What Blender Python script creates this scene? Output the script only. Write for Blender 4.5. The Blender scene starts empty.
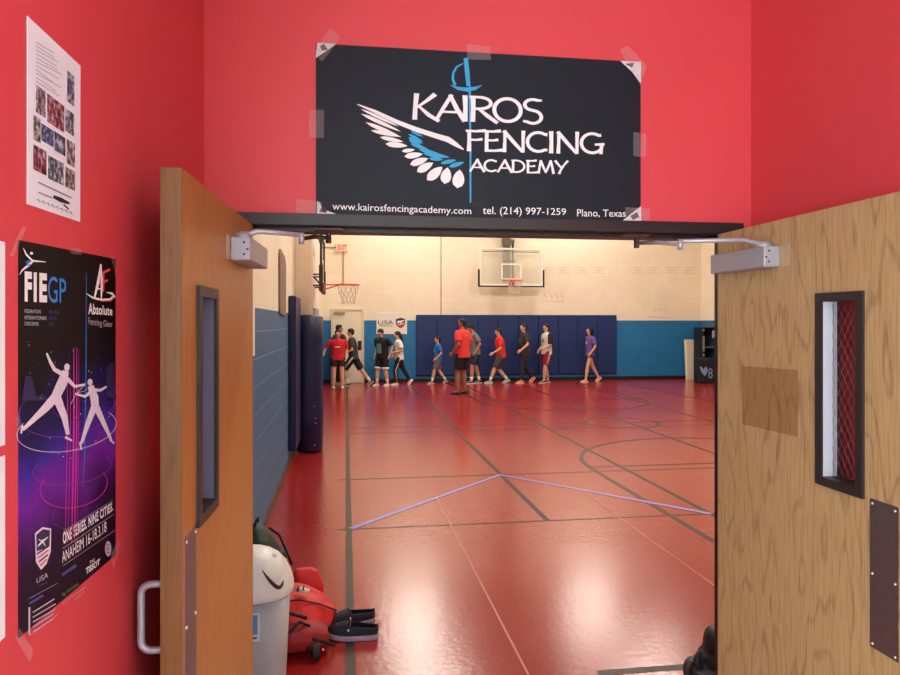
import bpy, math, random
from mathutils import Vector, Matrix
random.seed(7)
SC = bpy.context.scene
COL = SC.collection

# ------------------------------------------------------------------ camera, world, lights, exposure
F, HOR, CAMZ = 702.0, 322.5, 1.69
YAW = math.radians(8.43)
CY, SY = math.cos(YAW), math.sin(YAW)
cd = bpy.data.cameras.new('camera'); cam = bpy.data.objects.new('camera', cd); COL.objects.link(cam)
cam.location = (0, 0, CAMZ); cam.rotation_euler = (math.pi/2, 0, -YAW)
cd.sensor_width = 36; cd.lens = 36*F/900; cd.shift_y = (HOR-337.5)/900
cd.clip_start = 0.05; cd.clip_end = 100
SC.camera = cam
SC.view_settings.view_transform = 'Standard'; SC.view_settings.look = 'None'
SC.view_settings.exposure = 0.0; SC.view_settings.gamma = 1.0; SC.view_settings.use_curve_mapping = False
w = bpy.data.worlds.new('world'); SC.world = w; w.use_nodes = True
w.node_tree.nodes['Background'].inputs[0].default_value = (0.6, 0.75, 1, 1)
w.node_tree.nodes['Background'].inputs[1].default_value = 0.3

def area(name, loc, rot, sx, sy, energy, col):
    l = bpy.data.lights.new(name, 'AREA'); l.shape = 'RECTANGLE'; l.size = sx; l.size_y = sy
    l.energy = energy; l.color = col
    o = bpy.data.objects.new(name, l); o.location = loc; o.rotation_euler = rot; COL.objects.link(o)
    return o
# daylight through the glazed entrance behind the camera, and the foyer's ceiling panel
area('entrance_daylight', (-2.05, -3.85, 1.6), (math.radians(90), 0, 0), 3.0, 2.7, 225, (0.86, 0.93, 1.0))
area('left_wall_fill', (4.45, -2.2, 1.6), (math.radians(90), 0, math.radians(90)), 2.8, 2.4, 450, (0.84, 0.93, 1.0))  # unseen fill light added to brighten the left foyer wall
area('lobby_ceiling_panel', (0.5, -1.6, 3.15), (0, 0, 0), 1.2, 1.2, 14, (0.95, 0.97, 1.0))
# gym ceiling luminaires
for gx in (1.75, 6.6):
    for gy in (6.0, 10.2, 14.4, 18.3):
        area('gym_luminaire', (gx, gy, 6.3), (0, 0, 0), 1.3, 0.9, 142, (1.0, 0.92, 0.80))

# ------------------------------------------------------------------ helpers
def lin(c):
    return tuple((v/255/12.92) if v/255 <= 0.04045 else ((v/255+0.055)/1.055)**2.4 for v in c) + (1.0,)
MATS = {}
def mat(name, rgb, rough=0.6, metal=0.0, var=0.06, scale=12, bump=0.0, emit=0, alpha=1.0, spec=0.5, bscale=60, trans=0):
    if name in MATS: return MATS[name]
    m = bpy.data.materials.new(name); m.use_nodes = True; MATS[name] = m
    nt = m.node_tree; b = nt.nodes['Principled BSDF']
    b.inputs['Roughness'].default_value = rough; b.inputs['Metallic'].default_value = metal
    b.inputs['Specular IOR Level'].default_value = spec
    c = lin(rgb)
    if var > 0:
        tc = nt.nodes.new('ShaderNodeTexCoord'); n = nt.nodes.new('ShaderNodeTexNoise')
        n.inputs['Scale'].default_value = scale; n.inputs['Detail'].default_value = 4
        nt.links.new(tc.outputs['Object'], n.inputs['Vector'])
        mx = nt.nodes.new('ShaderNodeMix'); mx.data_type = 'RGBA'
        mx.inputs[6].default_value = tuple(v*(1-var*1.6) for v in c[:3])+(1,)
        mx.inputs[7].default_value = tuple(min(1, v*(1+var*1.6)) for v in c[:3])+(1,)
        nt.links.new(n.outputs['Fac'], mx.inputs[0]); nt.links.new(mx.outputs[2], b.inputs['Base Color'])
    else:
        b.inputs['Base Color'].default_value = c
    if bump > 0:
        tc = nt.nodes.new('ShaderNodeTexCoord'); n = nt.nodes.new('ShaderNodeTexNoise')
        n.inputs['Scale'].default_value = bscale
        nt.links.new(tc.outputs['Object'], n.inputs['Vector'])
        bp = nt.nodes.new('ShaderNodeBump'); bp.inputs['Strength'].default_value = bump; bp.inputs['Distance'].default_value = 0.01
        nt.links.new(n.outputs['Fac'], bp.inputs['Height']); nt.links.new(bp.outputs['Normal'], b.inputs['Normal'])
    if emit:
        b.inputs['Emission Color'].default_value = c; b.inputs['Emission Strength'].default_value = emit
    if alpha < 1: b.inputs['Alpha'].default_value = alpha
    if trans: b.inputs['Transmission Weight'].default_value = trans
    return m

def block_mat(name, rgb, mortar, axis, rough=0.55, bump=0.25, var=0.05, scratch=None):
    """painted concrete block; axis = world axis running along the wall"""
    m = bpy.data.materials.new(name); m.use_nodes = True; nt = m.node_tree; b = nt.nodes['Principled BSDF']
    L = nt.links.new
    g = nt.nodes.new('ShaderNodeNewGeometry'); s = nt.nodes.new('ShaderNodeSeparateXYZ'); L(g.outputs['Position'], s.inputs[0])
    cb = nt.nodes.new('ShaderNodeCombineXYZ'); L(s.outputs[axis], cb.inputs[0]); L(s.outputs['Z'], cb.inputs[1])
    br = nt.nodes.new('ShaderNodeTexBrick'); L(cb.outputs[0], br.inputs['Vector'])
    br.inputs['Scale'].default_value = 1; br.inputs['Brick Width'].default_value = 0.406; br.inputs['Row Height'].default_value = 0.203
    br.inputs['Mortar Size'].default_value = 0.006; br.inputs['Mortar Smooth'].default_value = 0.3
    c = lin(rgb)
    br.inputs['Color1'].default_value = tuple(v*(1-var) for v in c[:3])+(1,)
    br.inputs['Color2'].default_value = tuple(min(1, v*(1+var)) for v in c[:3])+(1,)
    br.inputs['Mortar'].default_value = lin(mortar)
    n = nt.nodes.new('ShaderNodeTexNoise'); n.inputs['Scale'].default_value = 1.2; n.inputs['Detail'].default_value = 5
    L(g.outputs['Position'], n.inputs['Vector'])
    mx = nt.nodes.new('ShaderNodeMix'); mx.data_type = 'RGBA'; mx.blend_type = 'MULTIPLY'; mx.inputs[0].default_value = 1
    rp = nt.nodes.new('ShaderNodeValToRGB'); L(n.outputs['Fac'], rp.inputs[0])
    rp.color_ramp.elements[0].color = (0.86, 0.85, 0.84, 1); rp.color_ramp.elements[1].color = (1.05, 1.05, 1.05, 1)
    L(br.outputs['Color'], mx.inputs[6]); L(rp.outputs[0], mx.inputs[7]); L(mx.outputs[2], b.inputs['Base Color'])
    bp = nt.nodes.new('ShaderNodeBump'); bp.invert = True; bp.inputs['Strength'].default_value = bump; bp.inputs['Distance'].default_value = 0.01
    L(br.outputs['Fac'], bp.inputs['Height']); L(bp.outputs['Normal'], b.inputs['Normal'])
    b.inputs['Roughness'].default_value = rough
    return m

def wood_mat(name, light, dark, cath=0.6, rough=0.42):
    m = bpy.data.materials.new(name); m.use_nodes = True; nt = m.node_tree; b = nt.nodes['Principled BSDF']; L = nt.links.new
    tc = nt.nodes.new('ShaderNodeTexCoord')
    mp = nt.nodes.new('ShaderNodeMapping'); mp.inputs['Scale'].default_value = (4.2, 4.2, 0.95); L(tc.outputs['Object'], mp.inputs[0])
    n1 = nt.nodes.new('ShaderNodeTexNoise'); n1.inputs['Scale'].default_value = 1.3; n1.inputs['Detail'].default_value = 2; L(mp.outputs[0], n1.inputs['Vector'])
    # contour lines of a stretched noise: cathedral grain
    mu = nt.nodes.new('ShaderNodeMath'); mu.operation = 'MULTIPLY'; mu.inputs[1].default_value = 62; L(n1.outputs['Fac'], mu.inputs[0])
    sn = nt.nodes.new('ShaderNodeMath'); sn.operation = 'SINE'; L(mu.outputs[0], sn.inputs[0])
    rr = nt.nodes.new('ShaderNodeMapRange'); rr.inputs[1].default_value = 0.62; rr.inputs[2].default_value = 1.0; L(sn.outputs[0], rr.inputs[0])
    mp2 = nt.nodes.new('ShaderNodeMapping'); mp2.inputs['Scale'].default_value = (170, 170, 9); L(tc.outputs['Object'], mp2.inputs[0])
    n2 = nt.nodes.new('ShaderNodeTexNoise'); n2.inputs['Scale'].default_value = 1.0; n2.inputs['Detail'].default_value = 3; L(mp2.outputs[0], n2.inputs['Vector'])
    m2 = nt.nodes.new('ShaderNodeMath'); m2.operation = 'MULTIPLY'; L(rr.outputs[0], m2.inputs[0]); L(n2.outputs['Fac'], m2.inputs[1])
    m3 = nt.nodes.new('ShaderNodeMath'); m3.operation = 'MULTIPLY_ADD'; m3.inputs[1].default_value = cath; L(m2.outputs[0], m3.inputs[0])
    r2 = nt.nodes.new('ShaderNodeMapRange'); r2.inputs[1].default_value = 0.42; r2.inputs[2].default_value = 0.75; r2.inputs[4].default_value = 0.5; L(n2.outputs['Fac'], r2.inputs[0])
    L(r2.outputs[0], m3.inputs[2])
    mx = nt.nodes.new('ShaderNodeMix'); mx.data_type = 'RGBA'; mx.inputs[6].default_value = lin(light); mx.inputs[7].default_value = lin(dark)
    L(m3.outputs[0], mx.inputs[0]); L(mx.outputs[2], b.inputs['Base Color'])
    b.inputs['Roughness'].default_value = rough
    return m

class MB:
    def __init__(s): s.v = []; s.f = []; s.m = []
    def add(s, vs, fs, mi=0):
        o = len(s.v); s.v += [tuple(v) for v in vs]
        s.f += [tuple(i+o for i in f) for f in fs]; s.m += [mi]*len(fs)
    def box(s, x0, x1, y0, y1, z0, z1, mi=0, T=None):
        vs = [Vector(p) for p in ((x0,y0,z0),(x1,y0,z0),(x1,y1,z0),(x0,y1,z0),(x0,y0,z1),(x1,y0,z1),(x1,y1,z1),(x0,y1,z1))]
        if T: vs = [T @ v for v in vs]
        s.add(vs, [(0,3,2,1),(4,5,6,7),(0,1,5,4),(1,2,6,5),(2,3,7,6),(3,0,4,7)], mi)
    def loft(s, rings, cap=True, mi=0, closed=True):
        n = len(rings[0]); vs = [p for r in rings for p in r]; fs = []
        for i in range(len(rings)-1):
            for j in range(n if closed else n-1):
                a, b = i*n+j, i*n+(j+1) % n
                fs.append((a, b, b+n, a+n))
        if cap:
            fs.append(tuple(range(n-1, -1, -1))); fs.append(tuple(range((len(rings)-1)*n, len(rings)*n)))
        s.add(vs, fs, mi)
    def tube(s, pts, r, n=8, mi=0, cap=True):
        pts = [Vector(p) for p in pts]; rs = r if isinstance(r, (list, tuple)) else [r]*len(pts)
        rings = []; up = None
        for i, p in enumerate(pts):
            d = (pts[min(i+1, len(pts)-1)]-pts[max(i-1, 0)]).normalized()
            if up is None: up = Vector((0,0,1)) if abs(d.z) < .9 else Vector((1,0,0))
            a = d.cross(up)
            if a.length < 1e-4: a = d.orthogonal()
            a.normalize(); b = a.cross(d).normalized(); up = b
            rings.append([p+a*rs[i]*math.cos(t*2*math.pi/n)+b*rs[i]*math.sin(t*2*math.pi/n) for t in range(n)])
        s.loft(rings, cap, mi)
    def ell(s, c, r, n=12, k=8, T=None, mi=0):
        c = Vector(c); vs = []; fs = []
        for i in range(1, k):
            th = math.pi*i/k
            for j in range(n):
                ph = 2*math.pi*j/n
                vs.append(Vector((r[0]*math.sin(th)*math.cos(ph), r[1]*math.sin(th)*math.sin(ph), r[2]*math.cos(th))))
        vs.append(Vector((0,0,r[2]))); vs.append(Vector((0,0,-r[2])))
        for i in range(k-2):
            for j in range(n):
                fs.append((i*n+j, i*n+n+j, i*n+n+(j+1) % n, i*n+(j+1) % n))
        t, bt = len(vs)-2, len(vs)-1
        for j in range(n):
            fs.append((t, j, (j+1) % n)); fs.append((bt, (k-2)*n+(j+1) % n, (k-2)*n+j))
        vs = [(T @ v if T else v)+c for v in vs]
        s.add(vs, fs, mi)
    def cone(s, a, ra, b, rb, n=12):       # round cone: overlapping closed pieces, unified by the voxel remesh
        s.ell(a, (ra,)*3, n, 8); s.ell(b, (rb,)*3, n, 8); s.tube([a, b], [ra, rb], n)
    def build(s, name, mats, parent=None, smooth=False, loc=None):
        me = bpy.data.meshes.new(name); me.from_pydata(s.v, [], s.f)
        if not isinstance(mats, (list, tuple)): mats = [mats]
        for m in mats: me.materials.append(m)
        me.polygons.foreach_set('material_index', s.m)
        if smooth: me.polygons.foreach_set('use_smooth', [True]*len(s.f))
        me.update()
        o = bpy.data.objects.new(name, me); COL.objects.link(o)
        if parent: o.parent = parent
        if loc: o.location = loc
        return o
    def remesh(s, name, m, parent, voxel, smooth=2):
        o = s.build('temporary', m)
        md = o.modifiers.new('r', 'REMESH'); md.mode = 'VOXEL'; md.voxel_size = voxel; md.use_smooth_shade = True
        if smooth:
            sm = o.modifiers.new('s', 'SMOOTH'); sm.factor = 0.5; sm.iterations = smooth
        dg = bpy.context.evaluated_depsgraph_get()
        me = bpy.data.meshes.new_from_object(o.evaluated_get(dg)); me.name = name
        old = o.data; bpy.data.objects.remove(o); bpy.data.meshes.remove(old)
        me.materials.clear(); me.materials.append(m)
        me.polygons.foreach_set('use_smooth', [True]*len(me.polygons))
        r = bpy.data.objects.new(name, me); COL.objects.link(r)
        if parent: r.parent = parent
        return r

def bevel(o, wd, seg=2, ang=40):
    md = o.modifiers.new('bevel', 'BEVEL'); md.width = wd; md.segments = seg; md.limit_method = 'ANGLE'; md.angle_limit = math.radians(ang)
    for p in o.data.polygons: p.use_smooth = True
    md2 = o.modifiers.new('wn', 'WEIGHTED_NORMAL'); md2.keep_sharp = True
    return o
def tag(o, label, cat, group=None):
    o['label'] = label; o['category'] = cat
    if group: o['group'] = group
    return o
def struct(o):
    o['kind'] = 'structure'; return o
def empty(name, loc, rz, label, cat, group=None):
    o = bpy.data.objects.new(name, None); COL.objects.link(o); o.empty_display_size = 0.1
    o.location = loc; o.rotation_euler = (0, 0, rz); return tag(o, label, cat, group)

def ray(px):                                # world (x, y) direction for unit camera depth
    c = (px-450)/F
    return c*CY+SY, CY-c*SY
def ratio(px):
    a, b = ray(px); return a/b
def on_y(px, py, Y):                        # point on the plane y = Y
    a, b = ray(px); d = Y/b
    return Vector((a*d, Y, CAMZ+(HOR-py)/F*d))
def on_x(px, py, X):
    a, b = ray(px); d = X/a
    return Vector((X, b*d, CAMZ+(HOR-py)/F*d))

# flat print (letters, drawn marks) lying on a plane; shapes are measured on the photo and laid onto the real surface
class Print:
    def __init__(s, fn, normal, parent): s.fn = fn; s.n = Vector(normal); s.parent = parent; s.k = 0
    def nx(s, off): s.k += 1; return off+s.k*6e-6
    def P(s, p, off): return s.fn(p[0], p[1]) + s.n*off
    def poly(s, mb, pts, off, mi=0):
        off = s.nx(off)
        mb.add([s.P(p, off) for p in pts], [tuple(range(len(pts)))], mi)
    def rib(s, mb, pts, wd, off, mi=0):
        off = s.nx(off)
        ws = wd if isinstance(wd, (list, tuple)) else [wd]*len(pts)
        vs = []; fs = []
        for i, p in enumerate(pts):
            a = pts[max(i-1, 0)]; b = pts[min(i+1, len(pts)-1)]
            dx, dy = b[0]-a[0], b[1]-a[1]; l = math.hypot(dx, dy) or 1
            nx, ny = -dy/l*ws[i]/2, dx/l*ws[i]/2
            vs += [s.P((p[0]+nx, p[1]+ny), off), s.P((p[0]-nx, p[1]-ny), off)]
        for i in range(len(pts)-1): fs.append((2*i, 2*i+1, 2*i+3, 2*i+2))
        mb.add(vs, fs, mi)
    def leaf(s, mb, a, b, wd, off, mi=0, n=6):
        ps = []; ws = []
        for i in range(n+1):
            t = i/n; ps.append((a[0]+(b[0]-a[0])*t, a[1]+(b[1]-a[1])*t)); ws.append(max(0.02, wd*(math.sin(math.pi*min(1, t**0.8))**0.7)))
        s.rib(mb, ps, ws, off, mi)
    def text(s, mb, st, q, off, bold=0.0, shear=0.0, mi=0, space=1.0):
        """string fitted to the quad q = (top left, top right, bottom right, bottom left)"""
        cu = bpy.data.curves.new('t', 'FONT'); cu.body = st; cu.offset = bold; cu.shear = shear; cu.space_character = space; cu.resolution_u = 3
        o = bpy.data.objects.new('t', cu); COL.objects.link(o)
        dg = bpy.context.evaluated_depsgraph_get(); me = bpy.data.meshes.new_from_object(o.evaluated_get(dg))
        vs = [v.co.copy() for v in me.vertices]; fs = [tuple(p.vertices) for p in me.polygons]
        bpy.data.objects.remove(o); bpy.data.curves.remove(cu); bpy.data.meshes.remove(me)
        s.fit(mb, vs, fs, q, off, mi)
    def fit(s, mb, vs, fs, q, off, mi=0, bb=None):
        off = s.nx(off)
        if bb is None:
            bb = (min(v[0] for v in vs), max(v[0] for v in vs), min(v[1] for v in vs), max(v[1] for v in vs))
        x0, x1, y0, y1 = bb
        out = []
        for v in vs:
            u = (v[0]-x0)/(x1-x0); t = (y1-v[1])/(y1-y0)
            top = (q[0][0]+(q[1][0]-q[0][0])*u, q[0][1]+(q[1][1]-q[0][1])*u)
            bot = (q[3][0]+(q[2][0]-q[3][0])*u, q[3][1]+(q[2][1]-q[3][1])*u)
            out.append(s.P((top[0]+(bot[0]-top[0])*t, top[1]+(bot[1]-top[1])*t), off))
        mb.add(out, fs, mi)

def zc(scale, ox, oy):                      # zoomed crop -> photo frame
    return lambda *pts: [(ox+x/scale, oy+y/scale) for x, y in pts]

# ------------------------------------------------------------------ key dimensions
D = 2.52; WB = 2.63                          # foyer side / gym side of the doorway wall
XL, XR, ZS = -0.365, 1.465, 2.032            # door opening
FL, FR = -0.484, 1.553                       # foyer side walls
GL, GR, GB, GH = -0.66, 10.56, 19.8, 6.6     # gym

# ------------------------------------------------------------------ structure
M_red = mat('red_wall_paint', (218, 72, 80), 0.5, var=0.03, scale=2.5, bump=0.05, bscale=140)
M_cream_x = block_mat('cream_block_cross', (240, 228, 204), (233, 220, 194), 'X', bump=0.12, var=0.02)
M_cream_y = block_mat('cream_block_side', (240, 228, 204), (233, 220, 194), 'Y', bump=0.12, var=0.02)
M_blue_x = block_mat('blue_block_cross', (22, 116, 172), (26, 110, 160), 'X', bump=0.25, var=0.05)
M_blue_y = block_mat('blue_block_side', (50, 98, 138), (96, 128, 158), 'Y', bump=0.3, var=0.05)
M_dark = mat('dark_brown_frame_paint', (30, 25, 28), 0.4, var=0.05)
M_ceil = mat('ceiling_deck_paint', (215, 208, 195), 0.8)

mb = MB()      # doorway wall: red towards the foyer, cream and blue towards the gym
def wallpiece(x0, x1, z0, z1):
    mb.box(x0, x1, D, WB-0.01, z0, z1, 0)
    for a, b, mi in ((0, 1.78, 2), (1.78, GH, 1)):
        lo, hi = max(z0, a), min(z1, b)
        if hi > lo: mb.box(x0, x1, WB-0.01, WB, lo, hi, mi)
wallpiece(GL-0.15, XL-0.02, 0, GH); wallpiece(XR+0.02, GR+0.15, 0, GH); wallpiece(XL-0.02, XR+0.02, ZS+0.02, GH)
struct(mb.build('wall_front', [M_red, M_cream_x, M_blue_x]))
mb = MB(); mb.box(FL-0.12, FL, 0.85, D, 0, 3.2); struct(mb.build('wall_foyer_left', M_red))
mb = MB(); mb.box(FR, FR+0.12, -0.45, D, 0, 3.2); struct(mb.build('wall_foyer_right', M_red))
M_lob = mat('lobby_wall_paint', (222, 218, 212), .6)
mb = MB(); mb.box(-3.6, 4.6, -4.1, -4.0, 0, 3.2); struct(mb.build('wall_lobby_back', M_lob))
mb = MB(); mb.box(-3.7, -3.6, -4.0, 0.85, 0, 3.2); struct(mb.build('wall_lobby_left', M_lob))
mb = MB(); mb.box(4.6, 4.7, -4.0, -0.45, 0, 3.2); struct(mb.build('wall_lobby_right', M_lob))
mb = MB(); mb.box(-3.6, FL-.12, 0.75, 0.85, 0, 3.2); mb.box(FR+.12, 4.6, -0.45, -0.35, 0, 3.2); struct(mb.build('wall_lobby_front', M_lob))
mb = MB(); mb.box(-3.6, 4.6, -4.0, .85, 3.2, 3.3); mb.box(FL-.12, FR+.12, .85, D, 3.2, 3.3); struct(mb.build('ceiling_foyer', mat('foyer_ceiling_tile', (232, 230, 226), .8)))
mb = MB(); mb.box(-3.6, 4.6, -4.0, .85, -0.1, 0); mb.box(FL-.12, FR+.12, .85, D, -0.1, 0); struct(mb.build('floor_foyer', mat('foyer_floor_tile', (176, 168, 160), .5)))
def two_tone(name, boxes_lo, boxes_hi, mlo, mhi):
    m_ = MB(); m_.box(*boxes_lo, 0); m_.box(*boxes_hi, 1); return struct(m_.build(name, [mlo, mhi]))
two_tone('wall_back', (GL-.15, GR+.15, GB, GB+.15, 0, 1.75), (GL-.15, GR+.15, GB, GB+.15, 1.75, GH), M_blue_x, M_cream_x)
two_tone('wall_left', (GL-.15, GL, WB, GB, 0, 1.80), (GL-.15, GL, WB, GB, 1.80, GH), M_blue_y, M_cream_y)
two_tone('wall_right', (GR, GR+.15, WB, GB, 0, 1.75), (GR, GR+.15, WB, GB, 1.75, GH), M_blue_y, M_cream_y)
mb = MB(); mb.box(GL-.15, GR+.15, D, GB+.15, GH, GH+.1); struct(mb.build('ceiling', M_ceil))

# gym floor: poured red sports floor, glossy with slight ripples
m = bpy.data.materials.new('red_sports_floor'); m.use_nodes = True; nt = m.node_tree; b = nt.nodes['Principled BSDF']; L = nt.links.new
g = nt.nodes.new('ShaderNodeNewGeometry')
n = nt.nodes.new('ShaderNodeTexNoise'); n.inputs['Scale'].default_value = 0.9; n.inputs['Detail'].default_value = 6; L(g.outputs['Position'], n.inputs['Vector'])
mx = nt.nodes.new('ShaderNodeMix'); mx.data_type = 'RGBA'; mx.inputs[6].default_value = lin((140, 28, 27)); mx.inputs[7].default_value = lin((156, 35, 33))
L(n.outputs['Fac'], mx.inputs[0]); L(mx.outputs[2], b.inputs['Base Color'])
rg = nt.nodes.new('ShaderNodeMapRange'); rg.inputs[3].default_value = 0.15; rg.inputs[4].default_value = 0.25; b.inputs['Specular IOR Level'].default_value = 0.75; L(n.outputs['Fac'], rg.inputs[0]); L(rg.outputs[0], b.inputs['Roughness'])
n2 = nt.nodes.new('ShaderNodeTexNoise'); n2.inputs['Scale'].default_value = 26; n2.inputs['Detail'].default_value = 3; L(g.outputs['Position'], n2.inputs['Vector'])
bp = nt.nodes.new('ShaderNodeBump'); bp.inputs['Strength'].default_value = 0.115; bp.inputs['Distance'].default_value = 0.01
L(n2.outputs['Fac'], bp.inputs['Height']); L(bp.outputs['Normal'], b.inputs['Normal'])
mb = MB(); mb.box(GL-.15, GR+.15, D, GB+.15, -0.1, 0); floor = struct(mb.build('floor', m))

# court and fencing-strip lines painted on the floor
M_line = mat('dark_court_line', (44, 30, 20), 0.4, var=0.08, spec=.3)
M_thin = mat('thin_dark_line', (70, 32, 26), 0.4, var=0.08, spec=.3)
M_white = mat('pale_strip_line', (184, 92, 78), 0.4)
M_tape = mat('lavender_tape', (132, 128, 198), 0.45, var=0.04)
def fline(pts, wd, m_, name='court_line', z=0.001):
    mb = MB(); pr = Print(lambda x, y: Vector((x, y, 0)), (0, 0, 1), None); pr.rib(mb, pts, wd, z)
    mb.f = [tuple(reversed(f)) if True else f for f in mb.f]
    o = mb.build(name, m_, floor); return o
for x, y0, y1 in ((0.022, 2.75, 19.2), (1.70, 5.8, 18.4), (3.185, 4.5, 18.4), (4.70, 4.5, 18.4), (6.17, 4.5, 18.4), (7.68, 4.5, 18.4)):
    fline([(x, y0), (x, y1)], 0.05, M_line)
fline([(-0.08, 5.80), (9.5, 5.80)], 0.028, M_line, z=0.0014)
fline([(-0.08, 7.63), (9.5, 7.63)], 0.028, M_line, z=0.0014)
fline([(0.0, 11.32), (9.9, 11.32)], 0.04, M_thin, z=0.0014)
fline([(0.0, 10.80), (9.9, 10.80)], 0.03, M_thin, z=0.0014)
fline([(1.2, 3.24), (8.5, 3.24)], 0.05, M_line, z=0.0014)
for yft, sg in ((7.88, 1), (14.7, -1)):
    far = 3.24 if sg > 0 else 19.2
    fline([(2.81, far), (2.81, yft)], 0.05, M_line, z=0.0018)
    fline([(6.43, far), (6.43, yft)], 0.05, M_line, z=0.0018)
    fline([(2.81, yft), (6.43, yft)], 0.035, M_line, z=0.0018)
    fline([(4.62+1.8*math.cos(a), yft+sg*1.8*math.sin(a)) for a in [i*math.pi/40 for i in range(41)]], 0.05, M_line, z=0.0022)
fline([(4.6+0.61*math.cos(a), 11.3+0.61*math.sin(a)) for a in [i*math.pi/20 for i in range(41)]], 0.05, M_line, z=0.0022)
for x, y1 in ((0.865, 7.15), (2.34, 6.75)): fline([(x, 2.75), (x, y1)], 0.012, M_white, 'pale_line', 0.0022)
fline([(0.04, 5.81), (1.69, 7.62), (3.19, 5.79)], 0.062, M_tape, 'lavender_tape', 0.0026)

# baseboards
mb = MB(); mb.box(GL, GR, GB-0.012, GB, 0, 0.10); struct(mb.build('baseboard_back', mat('black_cove_base', (16, 17, 22), .5)))
mb = MB(); mb.box(GL, GL+0.012, WB, GB-0.012, 0, 0.10); struct(mb.build('baseboard_left', mat('brown_cove_base', (74, 42, 36), .5)))
mb = MB(); mb.box(GR-0.012, GR, WB, GB-0.012, 0, 0.10); struct(mb.build('baseboard_right', MATS['black_cove_base']))
# expansion joints of the block walls
mb = MB(); p = on_y(441, 280, GB); mb.box(p.x-.012, p.x+.012, GB-.004, GB, 1.9, GH); struct(mb.build('trim_1', mat('grey_wall_joint', (120, 104, 84), .7)))
mb = MB(); mb.box(GL, GL+.004, 9.0, 9.02, 1.80, GH); struct(mb.build('trim_2', MATS['grey_wall_joint']))

# pilaster on the left wall (cream, rounded) with a wrap pad
def rrect(cx, cy, hx, hy, r, z, n=5):
    out = []
    for sx, sy, a0 in ((1, 1, 0), (-1, 1, 90), (-1, -1, 180), (1, -1, 270)):
        for i in range(n+1):
            a = math.radians(a0+90*i/n)
            out.append(Vector((cx+sx*(hx-r)+r*math.cos(a), cy+sy*(hy-r)+r*math.sin(a), z)))
    return out
mb = MB(); mb.loft([rrect(GL+.08, 9.45, .145, .18, .1, z) for z in (0, GH)])
struct(mb.build('trim_3', MATS.setdefault('cream_paint', mat('cream_smooth_paint', (236, 222, 194), .5)), smooth=False))
for p_ in bpy.data.objects['trim_3'].data.polygons: p_.use_smooth = len(p_.vertices) == 4

# ------------------------------------------------------------------ doorway frame (hollow metal) with stop
mb = MB()
for x0, x1 in ((XL-.05, XL), (XR, XR+.05)): mb.box(x0, x1, D-.012, WB+.006, 0, ZS)
mb.box(XL-.05, XR+.05, D-.012, WB+.03, ZS, ZS+.041)
sy0 = D+.05
for x0, x1 in ((XL, XL+.010), (XR-.002, XR)): mb.box(x0, x1, sy0, WB-.03, 0, ZS)
mb.box(XL, XR, sy0, WB+.02, ZS-.016, ZS)
struct(mb.build('door_1', M_dark))
o = bpy.data.objects['door_1']; bevel(o, .003)

# ------------------------------------------------------------------ the two open door leaves
M_oak = wood_mat('oak_veneer', (198, 168, 120), (138, 104, 64), 0.65)
M_oak2 = wood_mat('amber_oak_veneer', (188, 130, 58), (150, 98, 40), 0.25)
M_edge = wood_mat('door_edge_wood', (124, 84, 42), (86, 54, 26), 0.3)
M_alu = mat('satin_aluminium', (176, 180, 192), 0.38, 0.4, var=0.03)
M_closer = mat('silver_closer_cover', (168, 170, 182), 0.42, 0.25, var=0.02)
M_plate = mat('brushed_push_plate', (136, 128, 132), 0.42, 0.85, var=0.08, scale=40)
M_screw = mat('screw_steel', (220, 220, 225), 0.3, 0.9, var=0)
M_frame2 = mat('window_kit_brown', (46, 38, 40), 0.45)
M_reveal = mat('pale_reveal_metal', (214, 226, 238), 0.4, 0.1, var=0.02)
M_wire = mat('glass_wire', (150, 140, 146), 0.35, 0.7, var=0)
M_glass = mat('door_glass', (235, 240, 240), 0.03, trans=1.0, var=0)
M_glass.node_tree.nodes['Principled BSDF'].inputs['IOR'].default_value = 1.02
TH = 0.045; W = 0.912
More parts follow.
